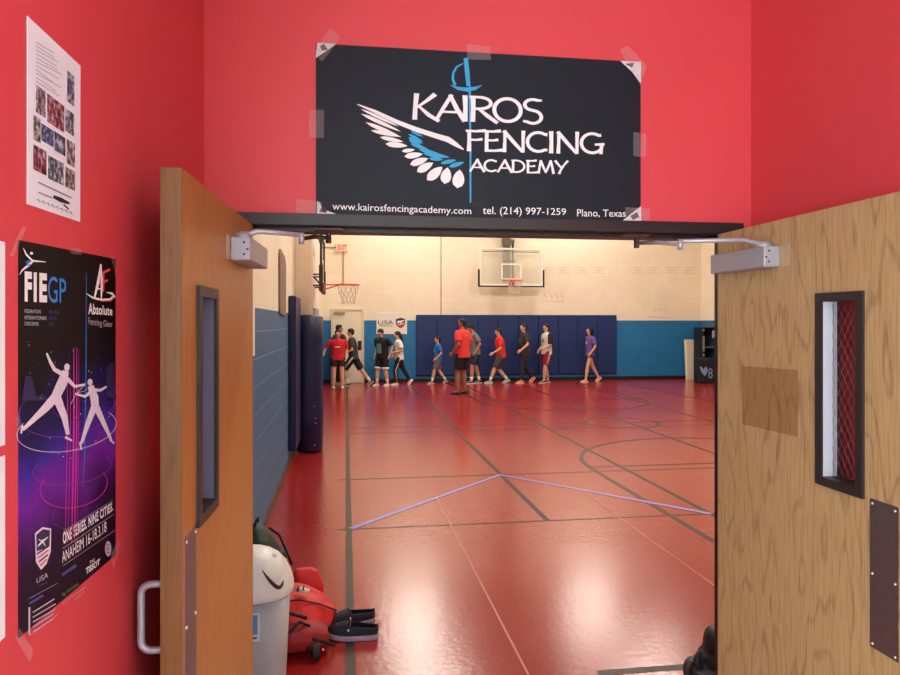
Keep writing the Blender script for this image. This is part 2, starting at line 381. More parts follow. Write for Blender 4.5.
def door(side, label):
    """local frame: x = distance from the hinge towards the latch edge, y = out of the push face, z = up"""
    sgn = 1 if side == 'left' else -1
    th = math.radians(2.2 if side == 'left' else 0.2)
    hinge = Vector((XL if side == 'left' else XR, D-.006, 0.0))
    face_x = hinge.x+sgn*TH-(.010 if side == 'right' else 0)
    t = bpy.data.objects.new('door_leaf', None); COL.objects.link(t); tag(t, label, 'door')
    X = Vector((-sgn*math.sin(th), -math.cos(th), 0)); Y = Vector((sgn*math.cos(th), -math.sin(th), 0)) ; Z = Vector((0, 0, 1))
    R = Matrix((X, Y, Z)).transposed().to_4x4()      # left-handed on one side: the mesh below is mirrored there
    def P(u, n, z): return Vector((face_x, hinge.y, 0))+X*u+Y*n+Z*z
    t.location = P(0, 0, 0)
    inv = Matrix.Translation(-t.location)
    def bx(m_, u0, u1, n0, n1, z0, z1, mi=0):
        c = [P(u, n, z)-t.location for u, n, z in ((u0,n0,z0),(u1,n0,z0),(u1,n1,z0),(u0,n1,z0),(u0,n0,z1),(u1,n0,z1),(u1,n1,z1),(u0,n1,z1))]
        fs = [(0,3,2,1),(4,5,6,7),(0,1,5,4),(1,2,6,5),(2,3,7,6),(3,0,4,7)]
        if X.cross(Y).z < 0: fs = [tuple(reversed(f)) for f in fs]
        m_.add(c, fs, mi)
    def LP(u, n, z): return P(u, n, z)-t.location
    zt = ZS-.004; z0 = 0.012
    wu0, wu1, wz0, wz1 = (0.602, 0.762, 1.226, 1.756) if side == 'left' else (0.597, 0.748, 1.226, 1.756)            # cut-out of the vision panel
    m_ = MB()
    bx(m_, 0.004, wu0, -TH, 0, z0, zt); bx(m_, wu1, W-.004, -TH, 0, z0, zt)
    bx(m_, wu0, wu1, -TH, 0, z0, wz0); bx(m_, wu0, wu1, -TH, 0, wz1, zt)
    body = m_.build('slab', M_oak2 if side == 'left' else M_oak, t)
    m_ = MB(); bx(m_, W-.004, W, -TH, 0, z0, zt); bx(m_, 0.0, .004, -TH, 0, z0, zt); m_.build('edge_strip', M_edge, t)
    m_ = MB()
    for n0, n1 in ((0, .009), (-TH-.009, -TH)):
        fb = .022
        bx(m_, wu0-fb, wu0+.004, n0, n1, wz0-fb, wz1+fb); bx(m_, wu1-.004, wu1+fb, n0, n1, wz0-fb, wz1+fb)
        bx(m_, wu0+.004, wu1-.004, n0, n1, wz0-fb, wz0+.004); bx(m_, wu0+.004, wu1-.004, n0, n1, wz1-.004, wz1+fb)
    bx(m_, wu0, wu1, -TH, 0, wz0, wz0+.004); bx(m_, wu0, wu1, -TH, 0, wz1-.004, wz1); bx(m_, wu1-.004, wu1, -TH, 0, wz0, wz1)
    wf = m_.build('window_frame', M_frame2, t)
    m_ = MB(); bx(m_, wu0, wu0+.005, -TH, 0.001, wz0+.004, wz1-.004)
    r_ = m_.build('reveal', M_reveal if side == 'right' else mat('shaded_reveal_metal', (104, 110, 134), .4, .1, var=.02), wf)  # left reveal: the pale metal with backlit shade put into its colour
    if side == 'right': r_['label'] = 'pale metal reveal of the window frame'
    gn = -.032
    m_ = MB(); bx(m_, wu0+.005, wu1-.004, gn-.002, gn+.002, wz0+.004, wz1-.004); gl = m_.build('window_pane', M_glass, t)
    m_ = MB(); st = .042; a0, a1, b0, b1 = wu0+.005, wu1-.004, wz0+.004, wz1-.004     # diagonal wire mesh in the pane
    k = -20
    for k in range(-12, 40):
        for dr in (1, -1):
            pts = []
            c = b0+k*st
            u_lo, u_hi = a0, a1
            f = (lambda u: c+(u-a0)*1.6*dr)
            us = [a0+(a1-a0)*i/30 for i in range(31)]
            us = [u for u in us if b0 < f(u) < b1]
            if len(us) < 2: continue
            m_.tube([LP(us[0], gn+.003, f(us[0])), LP(us[-1], gn+.003, f(us[-1]))], .00045, 4)
    m_.build('wire_mesh', M_wire, gl)
    # push plate
    m_ = MB(); bx(m_, .79, .89, 0, .0016, .81, 1.212); pp = m_.build('push_plate', M_plate, t)
    for u in (.80, .88):
        for z in (.82, 1.01, 1.2): m_ = MB(); m_.ell(LP(u, .0018, z), (.004, .004, .004), 8, 6); m_.build('screw', M_screw, pp, True)
    # pull handle on the other face
    m_ = MB(); hz0, hz1, out = 0.946, 1.096, -TH-.062; u = .842
    arc = [LP(u, -TH, hz0)] + [LP(u, out+.022-.022*math.sin(a), hz0+.022-.022*math.cos(a)) for a in [i*math.pi/12 for i in range(7)]]
    arc += [LP(u, out+.022-.022*math.cos(a), hz1-.022+.022*math.sin(a)) for a in [i*math.pi/12 for i in range(7)]] + [LP(u, -TH, hz1)]
    m_.tube(arc, .0085, 12); m_.build('pull_handle', M_alu, t, True)
    m_ = MB(); 
    # hinges
    for z in (.25, 1.0, 1.78): m_ = MB(); m_.tube([LP(-.004, -TH-.006, z-.05), LP(-.004, -TH-.006, z+.05)], .007, 8); m_.build('hinge', M_dark, t, True)
    # closer
    m_ = MB(); bx(m_, .05, .392, 0.0, .058, 1.872, 1.942)
    cl = bevel(m_.build('closer_body', M_closer, t), .005, 3)
    m_ = MB(); bx(m_, .392, .44, 0, .0012, 1.874, 1.942); m_.build('mounting_plate', mat('closer_back_plate', (196, 170, 132), .4, .2), cl)
    for z in (1.89, 1.905, 1.925): m_ = MB(); m_.ell(LP(.392, .04 if z != 1.905 else .05, z), (.0035, .0015, .0035), 8, 6); m_.build('screw', M_dark, cl, True)
    # arm: pinion cap, main arm with a bend, elbow knuckle, forearm and header shoe
    pin = P(.345, .030, 1.942)
    if side == 'right': elb = Vector((1.086, 2.17, 1.945)); shoe = Vector((1.06, 2.46, 1.995))
    else: elb = Vector((-.135, 2.20, 1.947)); shoe = Vector((-.06, 2.47, 1.995))
    o_ = t.location
    m_ = MB()
    rings = []
    for r, dz in ((.026, -.004), (.0265, .006), (.021, .015), (.009, .020)):
        rings.append([pin-o_+Vector((r*math.cos(a*math.pi/8), r*math.sin(a*math.pi/8), dz)) for a in range(16)])
    m_.loft(rings); m_.build('pinion_cap', M_alu, cl, True)
    m_ = MB(); q = pin+(elb-pin)*.22
    m_.tube([pin-o_+Vector((0,0,.010)), pin+(elb-pin)*.08-o_+Vector((0,0,.012)), q-o_+Vector((0,0,.021)), pin+(elb-pin)*.32-o_+Vector((0,0,.021)), elb-o_+Vector((0,0,.012))], [.009,.009,.008,.008,.007], 8)
    am = m_.build('closer_arm', M_alu, t, True)
    m_ = MB(); m_.tube([elb-o_+Vector((0,0,-.016)), elb-o_+Vector((0,0,.018))], .0085, 12); m_.build('elbow_knuckle', M_alu, am, True)
    m_ = MB(); m_.tube([elb-o_+Vector((0,0,.0)), elb+(shoe-elb)*.45-o_, shoe-o_+Vector((0,0,-.012))], [.006,.0075,.007], 8)
    m_.build('forearm', M_dark if side == 'left' else M_alu, am, True)
    m_ = MB(); m_.tube([shoe-o_+Vector((0,0,-.03)), shoe-o_+Vector((0,0,.004))], .010, 12)
    m_.box(shoe.x-.05-o_.x, shoe.x+.05-o_.x, shoe.y-.02-o_.y, shoe.y+.045-o_.y, ZS-.022, ZS-.017)
    m_.build('header_shoe', M_dark, am, False)
    if side == 'right':   # darker patch where a notice was taped
        m_ = MB(); pr = [on_x(742, 366, face_x), on_x(798, 370, face_x), on_x(798, 437, face_x), on_x(742, 424, face_x)]
        vs = [v+Vector((-.0008, 0, 0))-o_ for v in pr]; m_.add(vs, [(0, 3, 2, 1)])
        pt = m_.build('tape_residue', mat('darker_varnish_patch', (168, 108, 50), .3, var=.2, scale=60, alpha=.32), t)
    return t
door('left', 'left open oak door leaf with silver closer and narrow wired window')
door('right', 'right open oak door leaf with pale grain and dark framed narrow window')

# ------------------------------------------------------------------ banner over the doorway
BL, BR, BZ0, BZ1 = -.1046, 1.0998, 2.0735, 2.673
M_sign = mat('black_banner_board', (24, 33, 45), 0.5, var=0.08, scale=3, spec=.25)
M_ink = mat('white_print', (244, 246, 248), 0.5, var=0.0)
M_cyan = mat('cyan_print', (42, 168, 220), 0.5, var=0.0)
mb = MB(); mb.box(BL, BR, D-.006, D-.001, BZ0, BZ1)
ban = mb.build('banner', M_sign); tag(ban, 'wide black banner with white lettering and wing, taped on red wall above doorway', 'sign')
S = Print(lambda x, y: on_y(x, y, D-.006), (0, -1, 0), ban)
Z4 = zc(2.5, 300, 30); ZW = zc(6.43, 350, 90)
# wing
mb = MB()
S.rib(mb, ZW((47,92),(160,138),(300,205),(420,252),(560,298),(630,318),(680,350),(730,383)), [.8,3.2,4.2,4.6,5,5.6,4.4,1.2], .0006)
for a, b_, w_ in (((70,122),(315,236),3.2),((70,152),(327,268),4.2),((100,208),(328,304),4.6),((134,260),(325,300),4.2),((193,303),(342,333),4.6),((228,346),(370,360),6),
                ((333,394),(417,384),4.2),((350,428),(467,412),6.6),((386,480),(502,440),7.6),((430,526),(535,468),8.6),((495,580),(594,494),10.5),((608,604),(628,498),11.5),((690,632),(706,512),13)):
    S.leaf(mb, ZW(a)[0], ZW(b_)[0], w_*.92, .0006)
mb.build('wing_feathers', M_ink, ban)
mb = MB()
for a, b_, w_ in (((390,262),(470,300),3.6),((376,284),(470,335),4),((374,306),(468,345),4),((378,322),(462,362),4),((388,345),(510,386),4.4),((440,380),(592,420),4.8),((468,406),(642,434),5.6),((508,440),(600,448),4.6),((582,472),(684,450),5),((636,494),(734,464),5.6)):
    S.leaf(mb, ZW(a)[0], ZW(b_)[0], w_*.78, .0007)
mb.build('blue_feathers', M_cyan, ban)
# sabre
mb = MB()
S.rib(mb, Z4((414,70),(418,105),(421,140)), [4.2,4.6,4], .0006)
S.rib(mb, Z4((424,140),(426,290),(426,432)), [2.2,1.9,1.5], .0005)
S.rib(mb, Z4((408,84),(392,92),(383,108),(382,124),(388,138)), [1,2,2.2,2.4,3], .0007)
S.rib(mb, Z4((376,138),(395,146),(418,149),(438,146),(455,138)), [.4,3.2,4.2,3.2,.4], .0007)
mb.build('sabre', M_cyan, ban)
# hand-cut display letters: strokes in a unit box, (x, y up)
def arc(cx, cy, rx, ry, a0, a1, n=14): return [(cx+rx*math.cos(math.radians(a0+(a1-a0)*i/n)), cy+ry*math.sin(math.radians(a0+(a1-a0)*i/n))) for i in range(n+1)]
GL_ = {
 'K': (.72, [([(.14,1),(.10,.5),(.08,0)],[.17,.14,.16]), ([(.70,1.0),(.45,.74),(.14,.46)],[.17,.12,.08]), ([(.22,.50),(.5,.2),(.82,-.03)],[.09,.15,.13])]),
 'A': (.80, [([(.02,0),(.28,.55),(.50,1)],[.12,.13,.13]), ([(.44,1),(.66,.45),(.90,0)],[.13,.16,.17]), ([(.16,.34),(.72,.34)],[.09,.09])]),
 'I': (.26, [([(.12,1),(.13,.5),(.12,0)],[.17,.14,.17])]),
 'R': (.72, [([(.12,1),(.13,.5),(.11,0)],[.16,.14,.16]), ([(.02,.95)]+arc(.32,.73,.34,.22,90,-90)+[(.16,.50)],[.1]*2+[.12]*13+[.1,.1]), ([(.30,.50),(.55,.25),(.86,-.02)],[.1,.15,.13])]),
 'O': (.92, [(arc(.46,.5,.40,.44,0,360,28),[.13]*29)]),
 'S': (.64, [([(.60,.92)]+arc(.33,.74,.25,.21,60,265,12)+arc(.32,.27,.26,.25,85,-130,12)+[(.03,.10)],[.08]+[.12]*26+[.09])]),
 'F': (.62, [([(.13,.96),(.13,.5),(.12,0)],[.14,.14,.17]), ([(.0,.95),(.36,.93),(.74,.97)],[.11,.11,.15]), ([(.13,.54),(.4,.53),(.62,.57)],[.1,.1,.13])]),
 'E': (.66, [([(.14,.96),(.13,.5),(.13,.04)],[.14,.14,.14]), ([(.02,.94),(.36,.93),(.66,.97)],[.11,.11,.15]), ([(.13,.53),(.36,.52),(.56,.56)],[.1,.1,.13]), ([(.06,.05),(.4,.05),(.72,.09)],[.12,.11,.15])]),
 'N': (.86, [([(.12,1),(.12,.5),(.10,0)],[.12,.12,.15]), ([(.08,.98),(.42,.5),(.78,.02)],[.15,.15,.12]), ([(.80,1),(.79,.5),(.79,0)],[.15,.12,.12])]),
 'C': (.80, [([(.80,.84)]+arc(.47,.5,.40,.43,55,305,18)+[(.80,.14)],[.16]+[.13]*19+[.12])]),
 'G': (.88, [([(.80,.86)]+arc(.47,.5,.40,.43,55,320,18),[.14]+[.13]*19), ([(.82,.46),(.80,.25),(.79,.02)],[.15,.13,.13]), ([(.56,.44),(.92,.47)],[.1,.12])]),
 'D': (.86, [([(.13,1),(.13,.5),(.12,0)],[.14,.13,.14]), ([(.02,.94)]+arc(.30,.5,.50,.44,88,-88,16)+[(.06,.06)],[.1]+[.12]*17+[.1])]),
 'M': (1.02, [([(.08,0),(.14,.5),(.22,1)],[.13,.12,.13]), ([(.20,.98),(.36,.5),(.52,.06)],[.14,.13,.1]), ([(.50,.06),(.66,.5),(.82,1)],[.1,.12,.12]), ([(.80,1),(.90,.5),(.98,0)],[.13,.13,.15])]),
 'Y': (.76, [([(.02,1),(.20,.72),(.40,.46)],[.15,.13,.11]), ([(.80,1),(.56,.68),(.36,.30),(.26,0)],[.14,.11,.13,.15])]),
}
def display(mb, word, q, gap=.03, wmul=1.0):
    x = 0; items = []
    for ch in word:
        wd, strokes = GL_[ch]
        for pts, ws in strokes: items.append(([(x+a, b_) for a, b_ in pts], ws))
        x += wd+gap
    for k, (pts, ws) in enumerate(items):
        vs = []; fs = []
        for i, p in enumerate(pts):
            a = pts[max(i-1, 0)]; b_ = pts[min(i+1, len(pts)-1)]
            dx, dy = b_[0]-a[0], b_[1]-a[1]; l = math.hypot(dx, dy) or 1
            nx, ny = -dy/l*ws[i]*wmul/2, dx/l*ws[i]*wmul/2
            vs += [(p[0]+nx, p[1]+ny), (p[0]-nx, p[1]-ny)]
        for i in range(len(pts)-1): fs.append((2*i, 2*i+1, 2*i+3, 2*i+2))
        S.fit(mb, vs, fs, q, .0009+.00004*k, 0, (0, x-gap, 0, 1))
mb = MB()
display(mb, 'KAIROS', Z4((280,158),(608,172),(608,236),(280,224)), gap=-.02, wmul=.93); mb.build('title_lettering', M_ink, ban); mb = MB()
display(mb, 'FENCING', Z4((414,249),(758,256),(758,312),(414,303)), gap=.02, wmul=.97); mb.build('title_lettering', M_ink, ban); mb = MB()
display(mb, 'ACADEMY', Z4((424,322),(668,327),(668,361),(424,354)), gap=.03, wmul=1.1)
mb.build('title_lettering', M_ink, ban)
mb = MB()
ZB = zc(5, 310, 180); ZB2 = zc(5, 470, 180)
S.text(mb, 'www.kairosfencingacademy.com', ZB((112,112),(806,138),(806,182),(112,160)), .0006); mb.build('website_lettering', M_ink, ban); mb = MB()
S.text(mb, 'tel. (214) 997-1259', ZB2((64,132),(480,142),(480,186),(64,182)), .0006); mb.build('phone_lettering', M_ink, ban); mb = MB()
S.text(mb, 'Plano, Texas', ZB2((535,146),(778,150),(778,190),(535,188)), .0006)
mb.build('place_lettering', M_ink, ban)
# torn white corners and clear tape
M_clear = mat('clear_tape', (235, 215, 220), 0.12, var=.1, scale=90, alpha=0.15)
M_torn = mat('torn_paper', (226, 218, 226), 0.6, var=.25, scale=70)
M_blot = mat('torn_dark_paper', (70, 44, 60), 0.6, var=.2)
mb = MB()
for q in (((317,43),(336,44),(328,50),(316,58)), ((620,61),(641,62),(641,84),(632,72)), ((317,201),(320,203),(322,209),(336,214),(317,214)), ((641,206),(632,213),(622,221),(641,222))):
    mb = MB(); S.poly(mb, q[::-1], .001); mb.build('torn_corner', M_torn, ban)
for q in (((320,46),(324,44),(328,50),(322,51)), ((625,64),(634,63),(632,68)), ((322,206),(326,208),(327,213),(319,212)), ((630,216),(637,212),(639,217),(633,220))):
    mb = MB(); S.poly(mb, q[::-1], .0013); mb.build('torn_patch', M_blot, ban)
for q in (((314,52),(330,28),(341,38),(322,62)), ((467,44),(490,47),(491,60),(467,60)), ((619,50),(628,46),(647,66),(640,86)), ((309,110),(324,110),(324,138),(309,138)), ((633,132),(646,134),(646,158),(633,156)),
          ((296,199),(322,202),(322,217),(296,214)), ((625,207),(650,209),(650,222),(625,220))):
    mb = MB(); S.poly(mb, q[::-1], .0018); mb.build('tape_strip', M_clear, ban)

# ------------------------------------------------------------------ posters on the left foyer wall
def wall_sheet(name, q, m_, off=.0015):
    mb = MB(); vs = [on_x(x, y, FL) for x, y in q]
    n_ = Vector((1, 0, 0))
    mb.add([v+n_*.0002 for v in vs]+[v+n_*off for v in vs], [(0,1,2,3),(7,6,5,4),(0,4,5,1),(1,5,6,2),(2,6,7,3),(3,7,4,0)])
    return mb.build(name, m_)
# printed fencing poster; its background print runs from black through violet to near black
m = bpy.data.materials.new('poster_print'); m.use_nodes = True; nt = m.node_tree; b = nt.nodes['Principled BSDF']; L = nt.links.new
g = nt.nodes.new('ShaderNodeNewGeometry'); s = nt.nodes.new('ShaderNodeSeparateXYZ'); L(g.outputs['Position'], s.inputs[0])
mr = nt.nodes.new('ShaderNodeMapRange'); mr.inputs[1].default_value = 1.2; mr.inputs[2].default_value = 1.83; L(s.outputs['Z'], mr.inputs[0])
n = nt.nodes.new('ShaderNodeTexNoise'); n.inputs['Scale'].default_value = 7; n.inputs['Detail'].default_value = 4; L(g.outputs['Position'], n.inputs['Vector'])
ad = nt.nodes.new('ShaderNodeMath'); ad.operation = 'MULTIPLY_ADD'; ad.inputs[1].default_value = .35; L(n.outputs['Fac'], ad.inputs[0]); L(mr.outputs[0], ad.inputs[2])
rp = nt.nodes.new('ShaderNodeValToRGB'); L(ad.outputs[0], rp.inputs[0])
e = rp.color_ramp.elements; e[0].position = .1; e[0].color = lin((20, 8, 24)); e[1].position = 1.0; e[1].color = lin((10, 9, 13))
for p_, c_ in ((.36, (34, 10, 48)), (.52, (112, 34, 160)), (.62, (66, 40, 160)), (.72, (26, 26, 84)), (.84, (13, 12, 22))):
    q = e.new(p_); q.color = lin(c_)
L(rp.outputs[0], b.inputs['Base Color']); b.inputs['Roughness'].default_value = .5; b.inputs['Specular IOR Level'].default_value = .2
post = wall_sheet('event_poster', ((18,240),(115,259),(115,555),(18,638)), m)
tag(post, 'large dark purple poster with two white fencers, taped on red left wall', 'poster')
S = Print(lambda x, y: on_x(x, y, FL+.0015), (1, 0, 0), post)
ZA = zc(6.43, 0, 225); ZP = zc(2.81, 0, 230); ZQ = zc(2.87, 0, 440)
Mi = [M_ink, mat('blue_print', (34, 136, 224), .4, var=0), mat('violet_white_print', (232, 226, 250), .4, var=.12, scale=60), mat('magenta_print', (214, 44, 170), .4, var=0), mat('coral_print', (230, 90, 84), .4, var=0), mat('grey_print', (190, 190, 202), .4, var=0), mat('dim_blue_print', (60, 72, 150), .4, var=0), mat('green_print', (40, 96, 60), .4, var=0), mat('dark_violet_print', (120, 50, 170), .4, var=0), mat('navy_print', (34, 36, 84), .4, var=0)]
mb = MB()
S.text(mb, 'FIE', ZA((155,297),(299,312),(299,498),(155,492)), .0008, bold=.05, space=1.22, mi=0)
mb.build('poster_lettering', Mi, post); mb = MB(); S.text(mb, 'GP', ZA((305,325),(422,348),(422,502),(305,500)), .0008, mi=1)
mb.build('poster_lettering', Mi, post); mb = MB()
for st, x1, y in (('FEDERATION', 258, 541), ('INTERNATIONALE', 296, 582), ("D'ESCRIME", 245, 620)):
    S.text(mb, st, ZA((155,y),(x1,y+5),(x1,y+28),(155,y+25)), .0008, mi=5)
for st, x1, y in (('FENCING', 374, 546), ('GRAND', 362, 586), ('PRIX', 342, 624)):
    S.text(mb, st, ZA((313,y),(x1,y+3),(x1,y+25),(313,y+23)), .0008, mi=6)
mb.build('poster_lettering', Mi, post); mb = MB()
S.text(mb, 'Absolute', ZA((565,500),(720,526),(720,582),(565,574)), .0008, bold=.025, space=1.08, mi=0)
S.text(mb, 'Fencing Gear', ZA((565,594),(720,622),(720,668),(565,655)), .0008, mi=5)
mb.build('poster_lettering', Mi, post); mb = MB()
S.rib(mb, ZA((146,148),(165,190),(205,230),(292,238)), [.4,1.8,2,.4], .0008, 0)
S.rib(mb, ZA((120,320),(140,290),(175,262),(205,235)), [.4,1.6,2.6,2], .0008, 0)
S.rib(mb, ZA((158,240),(182,228),(168,258),(200,254)), [1,2.6,2.6,1], .0009, 1)
S.leaf(mb, ZA((188,178))[0], ZA((210,186))[0], 3, .0008, 0)
mb.build('fencer_logo', Mi, post); mb = MB()
S.rib(mb, ZA((604,470),(628,370),(646,252)), [1.6,3,1.6], .0008, 0); S.rib(mb, ZA((646,256),(652,370),(648,475)), [1.2,2.6,1], .0008, 0); S.rib(mb, ZA((618,410),(650,410)), 1.4, .0009, 0)
S.rib(mb, ZA((662,430),(664,300)), 1.6, .0008, 4); S.rib(mb, ZA((664,305),(705,285)), 2.2, .0008, 4); S.rib(mb, ZA((664,370),(690,352)), 2.2, .0008, 4)
S.rib(mb, ZA((550,440),(590,466),(650,482),(705,480),(730,458),(715,440),(680,432)), [.4,1.8,2.2,3,3.4,2.4,.5], .001, 0); S.rib(mb, ZA((600,478),(660,490),(710,486),(732,462)), [.3,1,1.4,.6], .0011, 4)
mb.build('swoosh_logo', Mi, post); mb = MB()
S.text(mb, 'ONE SERIES. NINE CITIES.', ZQ((178,266),(322,178),(324,202),(180,300)), .0008, bold=.028, shear=.15, mi=0, space=1.1)
S.text(mb, 'ANAHEIM 16-18.3.18', ZQ((175,322),(303,233),(305,262),(177,354)), .0008, shear=.1, mi=0)
S.rib(mb, ZQ((180,262),(322,174)), .4, .0008, 5); S.rib(mb, ZQ((178,312),(325,213)), .4, .0008, 5); S.rib(mb, ZQ((178,362),(330,258)), .35, .0008, 5)
S.text(mb, 'THE', ZQ((256,348),(270,339),(270,348),(256,357)), .0008, mi=0); S.text(mb, 'TISSOT', ZQ((245,368),(285,340),(285,358),(245,386)), .0008, bold=.03, mi=0)
S.poly(mb, ZQ(*[(309+9*math.cos(a*math.pi/8), 312+22*math.sin(a*math.pi/8)) for a in range(16)])[::-1], .0008, 5)
S.text(mb, 'E', ZQ((305,300),(313,298),(313,324),(305,326)), .001, mi=8)
mb.build('poster_lettering', Mi, post); mb = MB()
S.poly(mb, ZQ((98,268),(120,250),(145,254),(144,320),(132,355),(116,373),(101,350)), .0008, 2)
S.poly(mb, ZQ((102,272),(121,256),(141,259),(140,305),(103,320)), .0010, 9)
for i in range(4): S.rib(mb, ZQ((103+i*3,328+i*11),(139-i*2,303+i*13)), 1.5, .0011, 4 if i % 2 else 9)
S.rib(mb, ZQ((106,305),(120,290),(136,278)), [1,2.4,.6], .0012, 0); S.rib(mb, ZQ((108,285),(120,292),(128,305)), [.6,1.6,.6], .0012, 0)
mb.build('shield_logo', Mi, post); mb = MB()
S.text(mb, 'USA', ZQ((103,398),(136,378),(136,394),(103,412)), .0008, mi=5)
S.rib(mb, ZQ((108,420),(134,408)), .6, .0008, 6)
S.rib(mb, ZQ((82,455),(165,410)), .3, .0008, 5)
S.rib(mb, ZQ((82,470),(122,446)), 2.2, .0008, 6)
for i in range(5): S.rib(mb, ZQ((92,495+i*14),(150+random.random()*12,456+i*14+random.random()*3)), 1.1, .0008, 5)
S.rib(mb, ZQ((82,480),(82,560)), 2, .0008, 5); S.rib(mb, ZQ((82,563),(165,500)), .4, .0008, 5); S.rib(mb, ZQ((176,470),(245,420)), .4, .0008, 5)
S.rib(mb, ZQ((176,388),(216,360)), 2.8, .0008, 6); S.rib(mb, ZQ((190,436),(224,412)), 2.6, .0008, 7); S.leaf(mb, ZQ((175,446))[0], ZQ((188,440))[0], 4, .0008, 7)
mb.build('poster_lettering', Mi, post)
# fencers, light trails
mb = MB()
def limb(pts, ws, mi=2, off=.0012): S.rib(mb, ZP(*pts), [w_*.85/2.81 for w_ in ws], off, mi)
for x, wd in ((188,3),(196,2),(206,6),(214,5),(220,2)):
    limb([(x,330 if x > 200 else 400),(x,560),(x-4,760),(x-6,880)], [wd*.3,wd,wd*.8,wd*.3], 3, .0006)
limb([(241,120),(240,400),(236,640),(232,720)], [1.5,3,3,2], 1, .0006)
for cx, cy, rx, ry, mi, wd in ((185,505,135,75,8,1.6),(185,560,140,62,2,1.4),(235,480,90,60,8,1.2),(205,720,95,60,3,1.6),(210,800,66,40,6,1.4),(200,670,110,45,8,2)):
    S.rib(mb, ZP(*[(cx+rx*math.cos(math.radians(a)), cy+ry*math.sin(math.radians(a))-.12*rx*math.cos(math.radians(a))) for a in range(-30, 215, 8)]), wd/2.81*1.1, .0008, mi)
for q in (((58,480),(70,410),(88,412),(100,470),(118,460),(140,478)), ((296,470),(300,380),(318,370),(322,470))):
    S.poly(mb, ZP(*q)[::-1], .0005, 9)
for cx, cy, r in ((185,386,10), (250,428,9)): S.poly(mb, ZP(*[(cx+r*.8*math.cos(a*math.pi/6), cy+r*1.1*math.sin(a*math.pi/6)) for a in range(12)])[::-1], .0014, 2)
limb([(182,396),(172,430),(150,475)], [22,34,30]); limb([(178,408),(150,392),(138,370),(128,346)], [16,13,10,6]); limb([(186,418),(208,440),(236,434)], [14,11,7])
limb([(152,470),(125,500),(96,528),(60,562)], [30,26,18,10]); limb([(60,550),(56,572)], [9,5]); limb([(156,470),(178,525),(188,575)], [30,22,12]); limb([(180,582),(200,592)], [9,6])
limb([(236,434),(210,462),(196,490)], [2,1.5,1], 0)
limb([(252,438),(262,470),(266,502)], [20,28,24]); limb([(256,452),(236,468),(208,460)], [12,10,6]); limb([(262,450),(280,450),(297,440)], [12,9,6])
limb([(262,498),(242,550),(226,600)], [22,16,9]); limb([(222,596),(226,618)], [8,5]); limb([(268,498),(290,545),(310,590)], [22,15,8]); limb([(306,588),(318,600)], [7,5]); limb([(208,460),(236,452),(250,440)], [1.5,1,1], 0)
for i in range(46):
    x, y = random.uniform(60, 315), random.uniform(290, 660); r = random.uniform(.7, 1.7)
    S.poly(mb, ZP((x-r,y),(x,y-r*1.4),(x+r,y),(x,y+r*1.4))[::-1], .0015, random.choice((0, 2, 2, 3)))
mb.build('poster_picture', Mi, post)
for q in (ZA((50,190),(130,5),(158,20),(70,205)), ZA((440,145),(510,150),(515,190),(445,185)), ZA((700,190),(722,185),(748,330),(735,335)),
          ZQ((38,570),(50,540),(92,605),(80,640)), ZQ((312,330),(338,275),(345,290),(322,372)), ZQ((205,455),(235,430),(240,440),(215,462)), [(14,418),(18,412),(19,430),(15,432)]):
    mb = MB(); S.poly(mb, q[::-1], .002); mb.build('tape_strip', M_clear, post)

M_paper = mat('white_paper', (236, 244, 252), .55, var=.02)
fly = wall_sheet('flyer', ((26.7,16),(79.7,65.8),(79.3,222),(26.7,204)), M_paper)
tag(fly, 'white flyer with rows of small photos high on the red left wall', 'flyer')
S = Print(lambda x, y: on_x(x, y, FL+.0015), (1, 0, 0), fly)
ZF = zc(2.81, 0, 0)
def thumb(name, cols, sc):
    m = bpy.data.materials.new(name); m.use_nodes = True; nt = m.node_tree; b = nt.nodes['Principled BSDF']; b.inputs['Roughness'].default_value = .4
    g = nt.nodes.new('ShaderNodeNewGeometry'); n = nt.nodes.new('ShaderNodeTexNoise'); n.inputs['Scale'].default_value = sc; n.inputs['Detail'].default_value = 3
    nt.links.new(g.outputs['Position'], n.inputs['Vector']); rp = nt.nodes.new('ShaderNodeValToRGB'); nt.links.new(n.outputs['Fac'], rp.inputs[0]); nt.links.new(rp.outputs[0], b.inputs['Base Color'])
    e = rp.color_ramp.elements; e[0].position = .36; e[0].color = lin(cols[0]); e[1].position = .66; e[1].color = lin(cols[2]); q = e.new(.5); q.color = lin(cols[1])
    return m
pc = [thumb('photo_print_%d' % i, c_, 75+12*i) for i, c_ in enumerate((((34,40,58),(84,98,128),(190,200,214)), ((50,46,52),(120,110,112),(206,200,200)), ((48,30,40),(150,62,70),(170,180,200)), ((40,56,66),(96,116,128),(204,212,220)), ((60,60,60),(132,128,120),(214,210,200)), ((28,36,60),(70,90,140),(150,170,200)))) ]
for i, ((x0, y0), (x1, y1)) in enumerate((((188,197),(208,300)),((100,237),(127,332)),((132,262),(180,374)),((183,303),(207,384)),((93,322),(113,403)),((115,345),(150,415)),((152,368),(183,440)),((187,390),(210,472)),((93,405),(130,494)),((134,435),(178,522)),((182,467),(210,537)))):
    a = S.fn(*ZF((x0, y0))[0]); c = S.fn(*ZF((x1, y1))[0])
    mb = MB(); o_ = .0005
    mb.add([(a.x+o_, a.y, a.z), (a.x+o_, c.y, a.z), (a.x+o_, c.y, c.z), (a.x+o_, a.y, c.z)], [(3,2,1,0)])
    mb.build('photo', pc[i % 6], fly)
mb = MB()
for i in range(11): S.rib(mb, ZF((100,118+i*11),(150+random.random()*24,150+i*12)), .5, .0006, 1)
FI = [mat('black_ink', (34, 34, 40), .5, var=0), mat('grey_text_print', (128, 138, 154), .5, var=0)]; mb.build('flyer_lettering', FI, fly); mb = MB()
